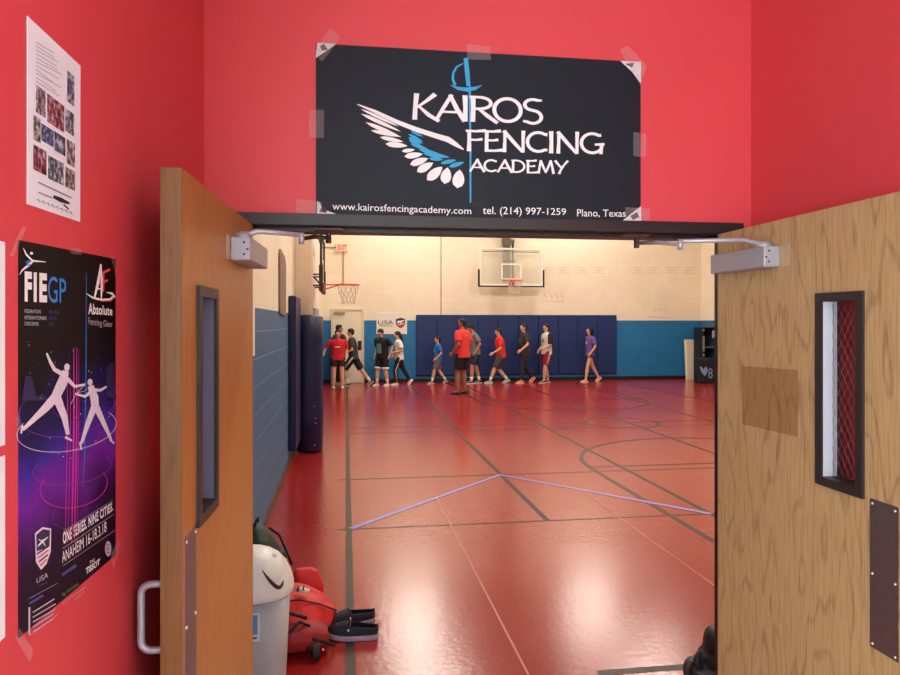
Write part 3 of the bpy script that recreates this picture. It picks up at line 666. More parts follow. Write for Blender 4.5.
for x0, y0, x1, y1 in ((106,512,200,556),(106,540,145,556)): S.rib(mb, ZF((x0,y0),(x1,y1)), 1.3, .0006, 1)
S.rib(mb, ZF((148,552),(170,562),(194,572)), [3,4.5,2], .0008, 0)
for i in range(8): S.rib(mb, ZF((102+i*13,562+i*5),(107+i*13,560+i*5),(111+i*13,568+i*5)), .7, .0006, 0)
S.rib(mb, ZF((178,575),(192,588)), 1.4, .0006, 0)
mb.build('flyer_lettering', FI, fly)
for z0, z1, lb in ((1.515, 1.805, 'white sheet cut by the left picture edge, upper of two beside the purple poster'), (1.24, 1.50, 'white sheet cut by the left picture edge, lower of two beside the purple poster')):
    mb = MB(); mb.box(FL, FL+.0015, .871, 1.087, z0, z1); tag(mb.build('paper_sheet', M_paper), lb, 'paper', 'paper sheets beside the poster')

# ------------------------------------------------------------------ gym wall pads, boards, signs
M_pad = mat('navy_vinyl_pad', (13, 44, 100), 0.5, var=.05, scale=2)
M_pad2 = mat('shaded_dark_navy_pad', (12, 20, 66), 0.45, var=.1, scale=3, bump=.15, bscale=9)  # dark navy vinyl, colour darkened further for shade by the left wall
xa, xb = on_y(416, 340, GB-.06).x, on_y(617, 340, GB-.06).x
NP = 10; pw = (xb-xa)/NP
first = None
for i in range(NP):
    if first is None:
        mb = MB(); mb.box(0.003, pw-.003, -.055, 0, 0, 1.72); first = bevel(mb.build('wall_pad', M_pad), .018, 3); o = first
        mb = MB(); mb.box(.01, pw-.01, -.012, 0, -.03, 0); mb.build('mounting_lip', mat('pad_backing_board', (30, 60, 110), .6), o)
    else:
        o = first.copy(); COL.objects.link(o)
        for ch in first.children:
            c = ch.copy(); COL.objects.link(c); c.parent = o
    o.location = (xa+i*pw, GB, .19)
    tag(o, 'tall navy blue pad in the row along the back gym wall', 'wall pad', 'navy pads along the back wall')
mb = MB(); mb.box(GL, GL+.09, 8.3, 9.12, .2, 2.0)
tag(bevel(mb.build('wall_pad', M_pad2), .015, 3), 'dark navy pad flat on the left gym wall just before the padded pillar', 'wall pad')
mb = MB(); mb.loft([rrect(GL+.17, 9.50, .185+d_, .30+d_, .16, z) for z, d_ in ((.01, -.03), (.04, 0), (.5, .006), (1.0, -.004), (1.5, .004), (1.76, 0), (1.79, -.03))])
pp = mb.build('pillar_pad', M_pad2, smooth=True); tag(pp, 'dark navy padding wrapped round the pillar on the left gym wall', 'wall pad')
mb = MB()
for px, py in ((317,407),(318,419),(318,424),(317,446)):
    mb = MB(); mb.tube([on_y(px-3, py-1, 9.205), on_y(px, py, 9.245), on_y(px+3, py-1.5, 9.31)], .006, 5); mb.build('scuff_mark', mat('scuff_white', (150, 150, 180), .6), pp)
# square board and papers on the left wall
mb = MB(); mb.add([(GL+x_, y_, z_) for x_ in (0, .02) for y_, z_ in ((7.10,1.78),(7.75,1.76),(7.77,2.30),(7.68,2.38),(7.15,2.42),(7.08,2.36))],
    [tuple(range(5,-1,-1)), tuple(range(6,12))]+[(i,(i+1)%6,6+(i+1)%6,6+i) for i in range(6)])
tag(mb.build('wall_board', mat('stained_tan_board', (126, 104, 84), .6, var=.35, scale=9)), 'stained tan board hanging on the left gym wall above the blue paint', 'board')
mb = MB(); mb.box(GL, GL+.004, 4.5, 5.26, 1.45, 1.95); tag(mb.build('wall_poster', mat('worn_white_paper', (228, 220, 206), .6, var=.15, scale=20)), 'worn white poster on the left gym wall beside the left door edge', 'poster')
mb = MB(); mb.box(GL, GL+.06, 14.2, 16.0, 1.72, 1.98); tag(bevel(mb.build('wall_panel', mat('grey_steel_box', (150, 146, 140), .5)), .006), 'small grey panel on the left gym wall beyond the pillar', 'panel')

# back wall door in a steel frame
xa, xb = on_y(331, 340, GB).x, on_y(364, 340, GB).x
M_bd = mat('cream_door_paint', (232, 222, 198), .45); M_bf = mat('cream_frame_paint', (222, 208, 178), .45)
mb = MB(); mb.box(xa, xa+.05, GB-.04, GB, 0, 2.08); mb.box(xb-.05, xb, GB-.04, GB, 0, 2.08); mb.box(xa+.05, xb-.05, GB-.04, GB, 2.03, 2.08)
d2 = struct(mb.build('door_2', M_bf))
mb = MB(); mb.box(xa+.052, xb-.052, GB-.022, GB, .01, 2.025); mb.build('door_leaf', M_bd, d2)
mb = MB(); mb.box(xa+.08, xa+.38, GB-.07, GB-.022, 1.93, 1.99); mb.build('door_closer', mat('closer_bronze', (170, 156, 128), .4, .3), d2)
mb = MB(); mb.box(xb-.17, xb-.07, GB-.035, GB-.022, .92, 1.18); mb.tube([(xb-.12, GB-.03, 1.02), (xb-.12, GB-.08, 1.02), (xb-.22, GB-.085, 1.02)], .012, 8)
mb.build('door_handle', mat('black_lever', (26, 24, 26), .4), d2)

# USA board
q0, q1 = on_y(376.5, 312.5, GB-.008), on_y(407, 334, GB-.008)
mb = MB(); mb.box(q0.x, q1.x, GB-.008, GB, q1.z, q0.z); ub = mb.build('wall_sign', mat('white_sign_board', (232, 226, 214), .5, var=.02))
tag(ub, 'white sign with dark lettering and a shield on the back wall above two walking kids', 'sign')
S = Print(lambda x, y: on_y(x, y, GB-.008), (0, -1, 0), ub); ZU = zc(6.75, 320, 300)
mb = MB()
S.text(mb, 'USA', ZU((392,138),(495,138),(495,164),(392,164)), .003, bold=.0, mi=0); S.text(mb, 'FENCING', ZU((402,168),(486,168),(486,178),(402,178)), .003, mi=0)
S.poly(mb, ZU((512,130),(544,120),(574,128),(574,160),(562,180),(544,190),(522,178),(512,160))[::-1], .003, 0)
S.poly(mb, ZU((518,160),(570,148),(566,168),(545,186),(524,176))[::-1], .004, 1)
S.rib(mb, ZU((518,152),(540,146),(568,138)), [1,1.8,.6], .005, 2); S.rib(mb, ZU((526,140),(538,146),(548,158)), .8, .005, 2); S.rib(mb, ZU((524,168),(566,158)), .6, .005, 2)
mb.build('sign_lettering', [mat('navy_ink', (44, 44, 70), .5, var=0), mat('red_ink', (196, 60, 70), .5, var=0), M_ink], ub)
# ghost lettering left on the cream wall
S = Print(lambda x, y: on_y(x, y, GB), (0, -1, 0), None); mb = MB(); ZG = zc(3.333, 460, 220)
for x0 in (275, 325, 385, 445, 572, 622, 685, 745):
    for y in (158, 176):
        wd = 40; S.rib(mb, ZG((x0,y),(x0+wd,y+2)), .5, .002)
    S.rib(mb, ZG((x0+8,167),(x0+30,168)), .8, .002)
for x0 in (280, 300, 318, 336, 645, 660, 678): S.rib(mb, ZG((x0,244 if x0 < 400 else 296),(x0+8,262 if x0 < 400 else 302)), .7, .002)
S.rib(mb, ZG((625,322),(700,326)), .6, .002); S.rib(mb, ZG((278,270),(350,272)), .5, .002)
gm = mb.build('trim_4', mat('faded_lettering', (206, 190, 160), .6)); struct(gm)

# exit sign with its conduit
q0, q1 = on_y(336, 243.5, GB-.05), on_y(348, 251.5, GB-.05)
ex = empty('exit_sign', (q0.x, GB, q1.z), 0, 'small lit exit sign with red letters high on the back wall', 'exit sign')
mb = MB(); wd, ht = q1.x-q0.x, q0.z-q1.z; mb.box(0, wd, -.06, 0, 0, ht); bevel(mb.build('housing', mat('exit_housing', (236, 196, 170), .5, emit=.25), ex), .006)
mb = MB(); S = Print(lambda x, y: Vector((x, -.06, y)), (0, -1, 0), ex)
S.text(mb, 'EXIT', ((.04*wd/.33, ht*.86), (wd*.9, ht*.86), (wd*.9, ht*.14), (.04*wd/.33, ht*.14)), .002, bold=.03); mb.build('exit_lettering', mat('exit_red', (236, 44, 36), .5, emit=1.2, var=0), ex)
mb = MB(); mb.tube([(wd*.6, -.02, 0), (wd*.6, -.02, -.95)], .012, 6); mb.tube([(0, -.02, ht*.5), (-.35, -.02, ht*.5)], .012, 6); mb.build('conduit', mat('grey_conduit', (128, 112, 92), .5), ex)

# ------------------------------------------------------------------ basketball hoops
M_blk = mat('black_steel', (24, 22, 24), .45); M_rim = mat('orange_rim', (226, 70, 34), .4); M_net = mat('net_cord', (214, 204, 186), .8)
M_bglass = mat('backboard_glass', (228, 230, 210), .05, trans=0.0, alpha=.22, var=0); M_bwhite = mat('backboard_white', (236, 234, 222), .4)
M_grey = mat('mast_grey', (92, 88, 76), .5)
def hoop(loc, rz, label, mast):
    """local: board in the x-z plane, facing -y, origin at the rim height on the board face"""
    t = empty('basketball_hoop', loc, rz, label, 'basketball hoop', 'basketball hoops')
    bw, b0, b1 = .915, -.13, .94
    mb = MB(); mb.box(-bw+.04, bw-.04, -.012, 0, b0+.04, b1-.04); mb.build('backboard_pane', M_bglass, t)
    mb = MB()
    mb.box(-bw, bw, -.03, .015, b1-.05, b1); mb.box(-bw, bw, -.03, .015, b0, b0+.05); mb.box(-bw, -bw+.05, -.03, .015, b0+.05, b1-.05); mb.box(bw-.05, bw, -.03, .015, b0+.05, b1-.05)
    mb.build('backboard_frame', M_bwhite if mast == 'ceiling' else M_blk, t)
    mb = MB()
    for x0, x1, z0, z1 in ((-.30,-.255,.05,.50),(.255,.30,.05,.50),(-.255,.255,.455,.50),(-.255,.255,.05,.075)): mb.box(x0, x1, -.018, -.013, z0, z1)
    mb.build('target_square', M_bwhite, t)
    mb = MB(); mb.box(-bw-.03, bw+.03, -.045, .03, b0-.04, b0); mb.box(-bw-.05, -bw, -.045, .03, b0-.04, b0+.46); mb.box(bw, bw+.05, -.045, .03, b0-.04, b0+.46)
    bevel(mb.build('edge_padding', M_blk, t), .012)
    mb = MB(); mb.box(-bw+.1, bw-.1, .016, .05, b1-.12, b1-.09); mb.build('rear_rail', M_blk, t)
    R_ = .229; cy = -(.15 if mast == 'ceiling' else .27)-R_-.03
    mb = MB(); ringp = [Vector((R_*math.cos(a), cy+R_*math.sin(a), 0)) for a in [i*math.pi/16 for i in range(33)]]
    mb.tube(ringp, .011, 8); mb.box(-.07, .07, cy+R_-.01, -.02, -.012, .008); mb.box(-.09, .09, -.05, -.031, -.12, .03)
    rim = mb.build('rim', M_rim, t, False)
    for s in (-1, 1): mb = MB(); mb.tube([(s*.07, -.04, -.1), (s*.10, cy+R_*.9, -.012)], .009, 6); mb.build('rim_strut', M_rim, rim)
    mb = MB(); NN = 12; lv = [(0, R_), (-.10, R_*.88), (-.20, R_*.74), (-.30, R_*.62), (-.40, R_*.56)]
    for i in range(len(lv)-1):
        for k in range(NN):
            for dk in (.5, -.5):
                a0 = (k+.5*(i % 2))*2*math.pi/NN; a1 = a0+dk*2*math.pi/NN
                mb.tube([(lv[i][1]*math.cos(a0), cy+lv[i][1]*math.sin(a0), lv[i][0]), (lv[i+1][1]*math.cos(a1), cy+lv[i+1][1]*math.sin(a1), lv[i+1][0])], .006, 4)
    mb.build('net', M_net, rim)
    if mast == 'ceiling':
        mb = MB(); mb.box(-.20, .0, .10, .22, .0, GH-loc[2]); mb.box(-.22, .02, .08, .24, 1.02, 1.22); mb.box(.0, .12, .1, .2, 1.10, 1.2); mb.build('mast', M_grey, t)
        mb = MB(); mb.tube([(.08, .15, .0), (.08, .15, 1.2)], .03, 8); mb.build('brace', M_blk, t)
        mb = MB(); mb.box(-.2, .12, .05, .1, .55, .6); mb.build('cross_bar', M_blk, t)
    else:
        mb = MB()
        for z in (-.04, .18):
            for x in (-.4, .4): mb = MB(); mb.tube([(x, .0, z), (x, .17, z)], .02, 6); mb.build('brace', M_grey, t)
        mb = MB(); mb.tube([(-.4, .02, -.02), (-.4, .16, .14)], .02, 6); mb.build('strut', M_blk, t)
    return t
hp = on_y(512.5, 283.5, GB-.45); hoop((hp.x, GB-.30, hp.z+.075), 0, 'basketball hoop with glass board on the back gym wall above the blue pads', 'ceiling')
hoop((-.48, 14.55, 2.465), math.pi/2, 'basketball hoop seen edge on, on the left gym wall with net over the cream door', 'wall')

# ------------------------------------------------------------------ things at the right of the back wall
mb = MB(); a = on_y(686.5, 380, 19.55); b2 = on_y(698, 380, 19.55)
mb.loft([rrect((a.x+b2.x)/2, 19.62+dy, (b2.x-a.x)/2, .06, .03, z) for z, dy in ((0, -.05), (1.18, .05))])
tag(mb.build('leaning_panel', mat('cream_foam_panel', (226, 214, 184), .6, var=.04)), 'cream panel leaning upright against the back wall beside black shelf', 'panel')
cx0 = on_y(697, 350, 19.2).x
sh = empty('shelf_unit', (cx0, 18.85, 0), 0, 'black open shelf unit against the right end of the back wall', 'shelf unit')
mb = MB()
mb.box(0, .03, 0, .55, 0, 1.55); mb.box(1.0, 1.03, 0, .55, 0, 1.55); mb.box(.03, 1.0, .52, .55, 0, 1.55); bevel(mb.build('frame', M_blk, sh), .004)
for z in (.12, .62, .96, 1.52): mb = MB(); mb.box(.03, 1.0, 0.0, .52, z, z+.03); mb.build('shelf', mat('shelf_edge_grey', (120, 112, 92), .5) if z == .96 else M_blk, sh)
mb = MB()
for z0, z1 in ((.72, .80), (.86, 1.3), (1.45, 1.5)): mb = MB(); mb.box(-.012, .04, -.02, 0, z0, z1); mb.build('worn_strip', mat('worn_tan_edge', (150, 138, 110), .6, var=.3, scale=12), sh)
mb = MB(); mb.box(.28, .5, -.01, 0, 1.25, 1.46); mb.build('paper_label', mat('label_paper', (196, 184, 160), .6), sh)
lx = on_y(693.5, 370, 18.5).x
bx_ = empty('logo_crate', (lx, 18.30, 0), math.radians(-14), 'black crate with pale leaf logo in front of the black shelf unit', 'crate')
mb = MB(); mb.box(0, .82, 0, .40, 0, .70); bevel(mb.build('crate_body', mat('black_vinyl_crate', (18, 20, 30), .5), bx_), .03, 3)
mb = MB(); S = Print(lambda x, y: Vector((x, -.001, y)), (0, -1, 0), bx_)
S.leaf(mb, (.09, .47), (.20, .22), .075, .002); S.leaf(mb, (.24, .46), (.205, .21), .12, .002)
S.text(mb, '8', ((.30, .42), (.42, .42), (.42, .14), (.30, .14)), .002, mi=0); mb.build('leaf_logo', mat('pale_blue_print', (130, 150, 186), .5, var=0), bx_)

# ------------------------------------------------------------------ people
SKIN = [mat('skin_light', (216, 164, 130), .55, var=.04), mat('skin_tan', (186, 128, 94), .55, var=.04), mat('skin_brown', (150, 98, 72), .55, var=.04)]
M_hair = mat('black_hair', (14, 11, 11), .75, var=.15, scale=60); M_hairb = mat('dark_brown_hair', (34, 22, 17), .75, var=.15, scale=60)
M_eye = mat('dark_eye', (24, 18, 16), .2, var=0); M_lip = mat('lip', (158, 84, 74), .5, var=0)
def cloth(name, c): return mat(name, c, .85, var=.08, scale=25)
def ik(a, b_, l1, l2, pole):
    d = b_-a; L_ = d.length
    if L_ > (l1+l2)*.999: b_ = a+d*((l1+l2)*.999/L_); d = b_-a; L_ = d.length
    dn = d.normalized(); x = (l1*l1-l2*l2+L_*L_)/(2*L_); h = math.sqrt(max(0, l1*l1-x*x))
    pv = pole-dn*pole.dot(dn); pv.normalize()
    return a+dn*x+pv*h, b_
def person(label, px, Y, ytop, face, feet, hands, skin=0, lean=0, hyaw=0, hpitch=0, hair='short', hairm=None, shirt=None, sleeve=None, bottom='shorts', bot=None,
           shoe=None, sole=None, sock=None, wide=1.08, graphic=None, stripe=None, blen=.85, trim=None, elbow=None, group=None):
    x = ratio(px)*Y; depth = Y*CY+x*SY
    H = CAMZ+(HOR-ytop)/F*depth
    t = empty('person', (x, Y, 0), math.radians(face), label, 'person', group)
    # ankles
    ank = []
    for i, (fx, fy, pt) in enumerate(feet):
        p_ = math.radians(pt); bxx = fx+.12
        ank.append(Vector((bxx-.12*math.cos(p_)+.08*math.sin(p_)*0, fy, .12*math.sin(p_)+.08*math.cos(p_))))
    hipz = .93
    for a_ in ank: hipz = min(hipz, a_.z+math.sqrt(max(.1, .852**2-a_.x**2)))
    drop = .93-hipz
    hh = .09+.08*H
    cosl = math.cos(math.radians(lean)); s = (H-hh)/(1.52-drop-(1-cosl)*.55); hk = hh/s
    V = Vector
    RL = Matrix.Rotation(math.radians(lean), 3, 'Y'); hc = V((0, 0, hipz))
    def U(p_): return hc+RL @ (V(p_)-V((0, 0, .93)))          # upper body point from upright coordinates
    sc_ = Matrix.Scale(s, 4)
    def fin(m_): m_.v = [(v[0]*s, v[1]*s, v[2]*s) for v in m_.v]; return m_
    sm = SKIN[skin]
    body = MB(); k = wide
    body.ell(U((0,0,.95)), (.10*k,.145*k,.10)); body.ell(U((0,0,1.1)), (.09*k,.125*k,.14)); body.ell(U((.005,0,1.28)), (.10*k,.15*k,.15)); body.ell(U((-.005,0,1.40)), (.075*k,.15*k,.07))
    body.cone(U((-.01,0,1.42)), .055, U((.01,0,1.54)), .05)
    sho = [V((0, sg*.185*k, 1.415)) for sg in (1, -1)]
    arms = []
    for i, sg in enumerate((1, -1)):
        S0 = U(sho[i]); hx, hy, hz = hands[i]
        tgt = U((hx, sg*(.185*k+hy), 1.415+hz))
        pole = V((-1, sg*.4, -.2)) if not elbow else V((elbow[0], sg*elbow[1], elbow[2]))
        E_, Wd = ik(S0, tgt, .28, .25, pole); arms.append((S0, E_, Wd))
        body.cone(S0, .047, E_, .037); body.cone(E_, .038, Wd, .025)
        d = (Wd-E_).normalized(); inw = V((0, -sg, 0)); inw = (inw-d*inw.dot(d)).normalized(); sd = d.cross(inw).normalized()
        if sd.x < 0 and abs(d.x) < .9: sd = -sd
        T = Matrix((sd, inw, d)).transposed()
        body.ell(Wd+d*.05, (.040, .018, .052), 10, 8, T)
        for j, (off, ln) in enumerate(((.027, .068), (.009, .076), (-.009, .070), (-.027, .056))):
            b0 = Wd+d*.088+sd*off; m1 = b0+d*ln*.5+inw*.008; m2 = b0+d*ln*.85+inw*.030
            body.cone(b0-d*.01, .0085, m1, .0080, 6); body.cone(m1, .0080, m2, .0068, 6)
        b0 = Wd+d*.03+sd*.030; m1 = b0+d*.03+sd*.018+inw*.008; m2 = m1+d*.028+inw*.012
        body.cone(b0, .011, m1, .0095, 6); body.cone(m1, .0095, m2, .008, 6)
    legs = []
    for i, sg in enumerate((1, -1)):
        hp_ = V((0, sg*.085*k, hipz)); K_, A_ = ik(hp_, ank[i], .435, .42, V((1, sg*.08, 0))); legs.append((hp_, K_, A_))
        body.cone(hp_, .082*k, K_, .054*k); body.cone(K_, .054*k, K_+(A_-K_)*.35, .057*k); body.cone(K_+(A_-K_)*.35, .057*k, A_, .036)
        p_ = math.radians(feet[i][2]); f_ = V((math.cos(p_), 0, -math.sin(p_)))
        body.cone(A_+V((0,0,-.02)), .034, A_+f_*.11+V((0,0,-.045)), .026)
    # head
    HR = (RL.to_4x4() @ Matrix.Rotation(math.radians(hyaw), 4, 'Z') @ Matrix.Rotation(math.radians(hpitch), 4, 'Y')).to_3x3()
    nb = U((.0, 0, 1.52)); htop_off = hk*.5
    def Hd(p_): return nb + HR @ (V(p_)*hk + V((.015, 0, htop_off)))
    body.ell(Hd((-.02,0,.08)), (.41*hk,.33*hk,.42*hk), 16, 12, HR); body.ell(Hd((.08,0,-.22)), (.27*hk,.235*hk,.27*hk), 14, 10, HR)
    body.ell(Hd((.385,0,-.06)), (.075*hk,.055*hk,.10*hk), 10, 8, HR); body.ell(Hd((.35,0,.10)), (.06*hk,.22*hk,.05*hk), 10, 8, HR)
    for sg in (1, -1): body.ell(Hd((-.03,sg*.335,-.03)), (.085*hk,.04*hk,.13*hk), 8, 8, HR)
    fin(body).remesh('body', sm, t, .0085*s, 3)
    for sg in (1, -1): m_ = MB(); m_.ell(Hd((.365,sg*.135,.0)), (.03*hk,.06*hk,.03*hk), 8, 6, HR); fin(m_).build('eye', M_eye, t, True)
    m_ = MB(); m_.ell(Hd((.325,0,-.255)), (.03*hk,.085*hk,.022*hk), 8, 6, HR); fin(m_).build('mouth', M_lip, t, True)
    # hair
    m_ = MB(); m_.ell(Hd((-.09,0,.16)), (.43*hk,.385*hk,.42*hk), 16, 12, HR); m_.ell(Hd((-.22,0,-.02)), (.25*hk,.33*hk,.30*hk), 14, 10, HR); m_.ell(Hd((.10,0,.38)), (.24*hk,.29*hk,.15*hk), 12, 8, HR)
    if hair == 'long':
        m_.cone(Hd((-.25,0,.0)), .31*hk, Hd((-.38,0,-.75)), .25*hk); m_.cone(Hd((-.38,0,-.75)), .25*hk, Hd((-.42,0,-1.35)), .13*hk)
        for sg in (1, -1): m_.cone(Hd((-.02,sg*.30,.1)), .12*hk, Hd((.02,sg*.32,-.75)), .10*hk)
    if hair == 'tail':
        m_.cone(Hd((-.42,0,.10)), .15*hk, Hd((-.56,0,-.25)), .18*hk); m_.cone(Hd((-.56,0,-.25)), .18*hk, Hd((-.60,0,-1.0)), .10*hk)
    if hair == 'crop':
        m_ = MB(); m_.ell(Hd((-.06,0,.12)), (.41*hk,.35*hk,.40*hk), 16, 12, HR); m_.ell(Hd((-.18,0,-.02)), (.26*hk,.32*hk,.26*hk), 14, 10, HR)
    fin(m_).remesh('hair', hairm or M_hair, t, .011*s, 1)
    # shirt
    prof = [(.85,.138,.188),(.92,.136,.186),(1.05,.128,.176),(1.2,.130,.182),(1.33,.130,.196),(1.42,.108,.206),(1.465,.085,.14),(1.505,.064,.070)]
    def ring(z, a_, b_, n=20): return [U((a_*k*math.cos(i*2*math.pi/n), b_*k*math.sin(i*2*math.pi/n), z)) for i in range(n)]
    m_ = MB(); m_.loft([ring(*p_) for p_ in prof])
    def sleeves(mm):
        for (S0, E_, Wd) in arms:
            e = S0+(E_-S0)*.72; mm.tube([S0+(S0-E_)*.10, S0+(E_-S0)*.15, e], [.060, .077, .082], 12)
    for (S0, E_, Wd) in arms: m_.ell(S0+V((0,0,.004)), (.070,.066,.066))
    if sleeve is None: sleeves(m_)
    fin(m_).remesh('shirt', shirt, t, .011*s, 2)
    if sleeve is not None:
        for (S0, E_, Wd) in arms:
            mm = MB(); e = S0+(E_-S0)*.95; mm.ell(S0+V((0,0,.006)), (.078,.074,.072)); mm.tube([S0+(S0-E_)*.16+V((0,0,.01)), S0+(E_-S0)*.15, e], [.064, .080, .078], 12); fin(mm).remesh('sleeve', sleeve, t, .011*s, 2)
    if graphic:
        gm_, y0, y1, z0, z1 = graphic
        mm = MB(); vs = []; nx_, nz_ = 8, 6
        for iz in range(nz_+1):
            z = z0+(z1-z0)*iz/nz_
            for j in range(len(prof)-1):
                if prof[j][0] <= z <= prof[j+1][0]:
                    f = (z-prof[j][0])/(prof[j+1][0]-prof[j][0]); a_ = prof[j][1]+(prof[j+1][1]-prof[j][1])*f; b_ = prof[j][2]+(prof[j+1][2]-prof[j][2])*f
            for ix in range(nx_+1):
                y = y0+(y1-y0)*ix/nx_; xx = (a_*k+.004)*math.sqrt(max(0, 1-(y/(b_*k+.004))**2)); vs.append(U((xx, y, z)))
        fs = [(r*(nx_+1)+c, r*(nx_+1)+c+1, (r+1)*(nx_+1)+c+1, (r+1)*(nx_+1)+c) for r in range(nz_) for c in range(nx_)]
        mm.add(vs, fs); fin(mm).build('shirt_print', gm_, t, True)
    # trousers or shorts
    m_ = MB(); m_.loft([[U((a_*k*math.cos(i*math.pi/10), b_*k*math.sin(i*math.pi/10), z)) for i in range(20)] for z, a_, b_ in ((.82,.09,.13),(.88,.116,.16),(1.0,.112,.155))])
    for (hp_, K_, A_) in legs:
        if bottom == 'shorts':
            e = hp_+(K_-hp_)*blen; m_.tube([hp_+V((0,0,.02)), hp_+(K_-hp_)*.3, e], [.10*k, .102*k, .092*k], 14)
        else:
            m_.tube([hp_+V((0,0,.02)), hp_+(K_-hp_)*.3, K_, K_+(A_-K_)*.4, A_+(K_-A_)*.05], [.098*k, .10*k, .072, .070, .060], 14)
    fin(m_).remesh('shorts' if bottom == 'shorts' else 'trousers', bot, t, .011*s, 2)
    if stripe:
        for i, (hp_, K_, A_) in enumerate(legs):
            sg = 1-2*i
            for off in ((-.014, .014) if bottom == 'shorts' else (0,)):
                m_ = MB()
                if bottom == 'shorts': pts = [hp_+V((off, sg*.100*k, 0)), hp_+(K_-hp_)*blen+V((off, sg*.089*k, .01))]
                else: pts = [hp_+V((0, sg*.096*k, 0)), K_+V((0, sg*.07, 0)), A_+V((0, sg*.060, .03))]
                m_.tube(pts, .008 if bottom == 'shorts' else .014, 6); fin(m_).build('stripe', stripe, t, True)
    if trim:
        for (hp_, K_, A_) in legs:
            m_ = MB(); e = hp_+(K_-hp_)*(blen-.13); e1 = hp_+(K_-hp_)*(blen+.01); m_.tube([e, e1], [.099*k, .096*k], 14); fin(m_).build('shorts_trim', trim, t, True)
    # shoes (and socks)
    for i, (hp_, K_, A_) in enumerate(legs):
        p_ = math.radians(feet[i][2]); f_ = V((math.cos(p_), 0, -math.sin(p_))); u_ = V((math.sin(p_), 0, math.cos(p_))); l_ = V((0, 1, 0)); base = A_-u_*.08
        st = ((-.078,.018,.050),(-.066,.034,.068),(-.03,.040,.088),(.02,.042,.080),(.08,.047,.060),(.13,.048,.050),(.17,.038,.042),(.19,.016,.032))
        m_ = MB(); m_.loft([[base+f_*a_+l_*(w_*math.cos(q*math.pi/7))+u_*(.014+(h_-.014)*math.sin(q*math.pi/7)) for q in range(8)] for a_, w_, h_ in st])
        so = fin(m_).build('shoe', shoe, t, True)
        m_ = MB(); m_.loft([[base+f_*a_+l_*sx*(w_+.004)+u_*z_ for sx, z_ in ((1, 0), (1, .02), (-1, .02), (-1, 0))] for a_, w_, h_ in st])
        fin(m_).build('shoe_sole', sole, so)
        if sock:
            m_ = MB(); m_.tube([A_+V((0,0,-.01)), A_+(K_-A_)*.12, A_+(K_-A_)*.30], [.040, .041, .050], 12); fin(m_).build('sock', sock, t, True)
    return t
wht = cloth('white_cloth', (226, 222, 214)); blk = cloth('black_cloth', (20, 19, 22)); M_sole_w = mat('white_sole', (224, 220, 212), .6); M_sole_b = mat('black_sole', (26, 25, 27), .6)
M_shoe_w = mat('white_shoe', (214, 208, 200), .6); M_shoe_b = mat('black_shoe', (20, 19, 21), .55)
G = 'group of young people walking along the back wall'
hang = (.05, .05, -.47)
person('person in black shirt with hands on hips, standing behind the red shirted boy', 339.0, 19.3, 325, -30, [(.0,.10,0),(.02,-.10,0)], [(.06,.02,-.36),(.06,.02,-.36)], 1, hyaw=25, shirt=blk, bottom='trousers', bot=blk, shoe=M_shoe_w, sole=M_sole_w, elbow=(-.35,1,-.1), wide=1.2, group=G)
person('boy in red shirt and black shorts facing the viewer near the cream door', 337.8, 18.25, 330, -88, [(.05,.13,0),(.02,-.13,0)], [(.10,.02,-.47),(.06,.22,-.42)], 0, shirt=cloth('red_jersey', (196, 26, 34)), bot=cloth('charcoal_shorts', (32, 30, 30)), shoe=M_shoe_w, sole=M_sole_b, graphic=(wht, -.08, .07, 1.24, 1.275), blen=.62, group=G, hpitch=6, wide=1.2)
person('boy in dark grey shirt and black striped shorts striding in front of the cream door', 353.6, 18.85, 328.8, 172, [(.16,.07,0),(-.50,-.08,38)], [(.22,.02,-.34),(.20,.0,-.30)], 0, lean=6, shirt=cloth('dark_grey_jersey', (50, 48, 50)), bot=blk, stripe=wht, shoe=M_shoe_b, sole=M_sole_w, sock=wht, blen=.95, group=G)
person('boy in black shirt with teal print and white trimmed shorts looking down', 382.5, 18.85, 328.8, 228, [(-.06,.15,0),(.10,-.14,0)], [(-.02,.06,-.46),(.04,.05,-.46)], 0, lean=4, hpitch=16, shirt=cloth('black_jersey', (20, 22, 28)), bot=blk, trim=wht, shoe=M_shoe_w, sole=M_sole_w, sock=wht, graphic=(cloth('teal_print', (96, 150, 150)), -.11, .08, 1.02, 1.32), blen=.95, wide=1.16, group=G)
person('person in white shirt and black trousers with white stripe, long dark hair tied back', 399.2, 19.0, 331.6, 190, [(.12,.06,0),(-.42,-.08,48)], [(.20,.02,-.30),(.10,.02,-.40)], 0, lean=4, hair='tail', shirt=wht, bottom='trousers', bot=blk, stripe=wht, shoe=M_shoe_w, sole=M_sole_w, group=G)
person('small boy in blue shirt and grey shorts walking alone before blue pads', 438, 19.25, 336.2, 185, [(.24,.06,0),(-.32,-.08,28)], [(.12,.05,-.44),(-.06,.06,-.46)], 0, shirt=cloth('royal_blue_jersey', (26, 104, 176)), bot=cloth('grey_tan_shorts', (104, 96, 88)), shoe=mat('grey_shoe', (70, 72, 74), .6), sole=M_sole_w, sock=wht, graphic=(cloth('grey_print', (120, 150, 160)), -.06, .06, 1.2, 1.3), group=G)
person('man in coral red shirt and black shorts standing with his back half turned', 462.5, 16.3, 318.6, 140, [(.05,.13,0),(.0,-.12,0)], [(.10,.05,-.44),(.14,.03,-.43)], 2, hair='crop', hyaw=22, shirt=cloth('coral_jersey', (222, 58, 54)), bot=blk, shoe=M_shoe_b, sole=M_sole_b, wide=1.16, blen=.82)
